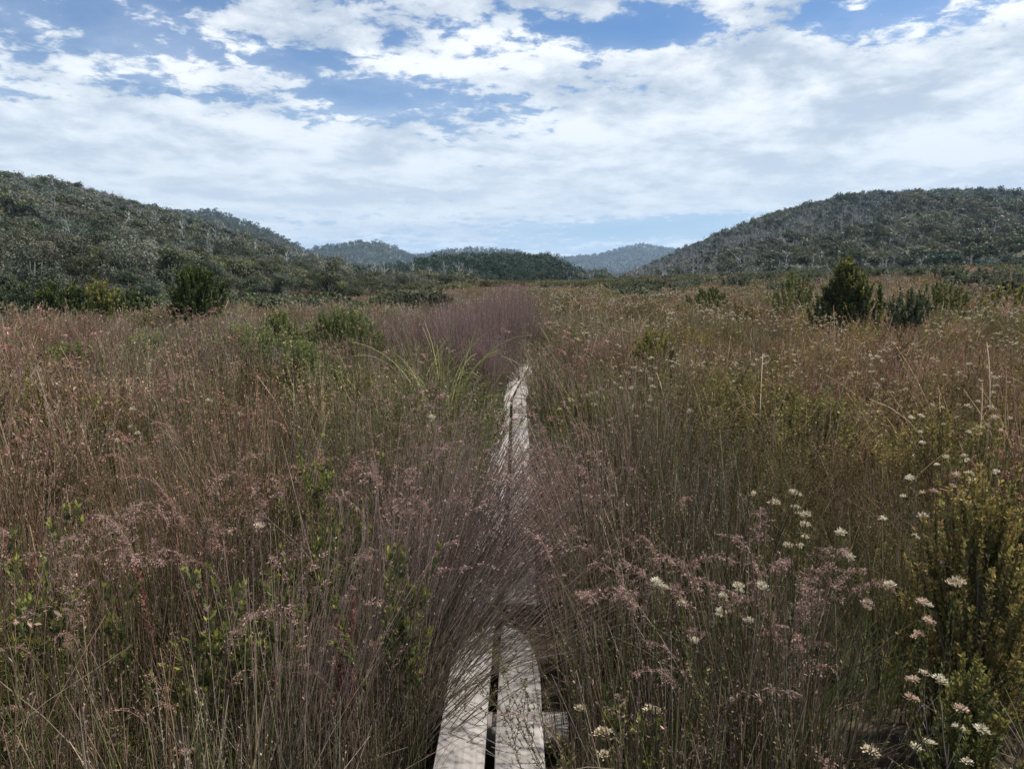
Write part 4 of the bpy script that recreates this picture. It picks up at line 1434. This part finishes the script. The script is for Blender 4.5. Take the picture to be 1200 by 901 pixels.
def noise(sc, det, rough, ox, oy, dist=0.0, sx=1.0):
    c = N('ShaderNodeCombineXYZ')
    L(M('ADD', M('MULTIPLY', px, sx), ox), c.inputs[0]); L(M('ADD', py, oy), c.inputs[1])
    n = N('ShaderNodeTexNoise'); n.inputs['Scale'].default_value = sc; n.inputs['Detail'].default_value = det
    n.inputs['Roughness'].default_value = rough; n.inputs['Distortion'].default_value = dist
    L(c.outputs[0], n.inputs['Vector'])
    return n.outputs['Fac']


az = M('ARCTAN2', X, Y); el = M('ARCSINE', Z)


def blob(u, v, ru, rv):
    """round gap or bank of cloud round a direction of the sky"""
    a, e = azel(u, v)
    e = math.atan(e)
    q = M('ADD', M('POWER', M('ABSOLUTE', M('DIVIDE', M('SUBTRACT', az, a), ru / FPX)), 2), M('POWER', M('ABSOLUTE', M('DIVIDE', M('SUBTRACT', el, e), rv / FPX)), 2))
    return M('EXPONENT', M('MULTIPLY', q, -1.0))


n1 = noise(1.5, 9, .56, 3.1, 1.7, .25)
n2 = noise(4.6, 8, .6, 9.4, 4.2, .2)
n3 = noise(2.3, 7, .55, 20.3, 8.8, .3)
bias = None
for (u, v, ru, rv, k) in ((430, 118, 80, 24, -.12), (225, 108, 100, 14, -.10), (330, 60, 160, 18, -.075), (640, 38, 130, 22, -.13), (590, 124, 90, 22, -.08), (70, 22, 110, 22, -.07), (1030, 12, 120, 26, -.16),
                          (780, 34, 70, 30, -.11), (40, 110, 100, 14, -.07), (725, 270, 150, 13, -.17), (850, 256, 90, 9, -.12), (110, 45, 70, 18, .07), (900, 40, 60, 40, .04),
                          (300, 30, 110, 22, .06), (560, 70, 120, 22, .06), (600, 4, 130, 16, .10), (820, 130, 260, 60, .12), (1080, 110, 220, 70, .14), (270, 85, 70, 16, .06),
                          (250, 150, 260, 30, .10), (130, 200, 300, 50, .14), (500, 220, 300, 40, .12), (1000, 200, 260, 40, .16)):
    b = M('MULTIPLY', blob(u, v, ru, rv), k)
    bias = b if bias is None else M('ADD', bias, b)
n4 = noise(13, 6, .62, 2.2, 14.8, .3)
cov = M('ADD', M('ADD', M('ADD', M('MULTIPLY', n1, .42), M('MULTIPLY', n2, .50)), M('MULTIPLY', n4, .42)), M('ADD', M('MULTIPLY', bias, .95), -.163))
dens = ss(cov, .455, .55)
veil = M('MULTIPLY', ss(el, .50, .05), .5)
dens = M('SUBTRACT', 1.0, M('MULTIPLY', M('SUBTRACT', 1.0, dens), M('SUBTRACT', 1.0, M('MULTIPLY', veil, ss(bias, -.25, .02)))))
shade = ss(M('ADD', M('ADD', M('MULTIPLY', n3, .60), M('MULTIPLY', n2, .28)), M('MULTIPLY', n4, .12)), .40, .60)
SKYK = .06
white = tuple(c / SKYK for c in (.70, .725, .745)); grey = tuple(c / SKYK for c in (.31, .375, .47)); low = tuple(c / SKYK for c in (.43, .505, .585))
cl = mixc(shade, grey, white)
cl = mixc(M('MULTIPLY', ss(el, .36, .03), .75), cl, low)
sky = N('ShaderNodeTexSky'); sky.sky_type = 'NISHITA'; sky.sun_disc = False
sky.sun_elevation = SUN_EL; sky.sun_rotation = SUN_AZ; sky.air_density = 1.1; sky.dust_density = .6; sky.ozone_density = 2.0
L(tc.outputs['Generated'], sky.inputs[0]) if sky.inputs else None
tn = N('ShaderNodeMix'); tn.data_type = 'RGBA'; tn.blend_type = 'MULTIPLY'; tn.inputs['Factor'].default_value = 1
L(sky.outputs[0], tn.inputs[6]); tn.inputs[7].default_value = (.58, .90, 1.24, 1)
skyc = mixc(M('MULTIPLY', ss(el, .22, .02), .8), tn.outputs[2], tuple(c / SKYK for c in (.27, .40, .56)))
final = mixc(dens, skyc, cl)
bg = N('ShaderNodeBackground'); bg.inputs['Strength'].default_value = SKYK
L(final, bg.inputs['Color'])
o = N('ShaderNodeOutputWorld'); L(bg.outputs[0], o.inputs['Surface'])

# ------------------------------------------------------------------ camera
cd = bpy.data.cameras.new('camera'); co = link('camera', cd)
cd.sensor_fit = 'HORIZONTAL'; cd.angle = 2 * math.atan(600 / FPX)
cd.clip_start = .05; cd.clip_end = 30000
co.location = (0, 0, EYE); co.rotation_euler = (math.pi / 2 - PITCH, 0, 0)
SC.camera = co

SC.render.engine = 'CYCLES'
cy = SC.cycles
cy.max_bounces = 5; cy.diffuse_bounces = 2; cy.glossy_bounces = 1; cy.transmission_bounces = 3; cy.volume_bounces = 1; cy.transparent_max_bounces = 4
cy.use_denoising = True; cy.denoiser = 'OPENIMAGEDENOISE'; cy.denoising_input_passes = 'RGB_ALBEDO_NORMAL'; cy.denoising_prefilter = 'NONE'
cy.sample_clamp_indirect = 4
SC.view_settings.view_transform = 'Standard'; SC.view_settings.look = 'None'
SC.view_settings.exposure = .6; SC.view_settings.gamma = 1
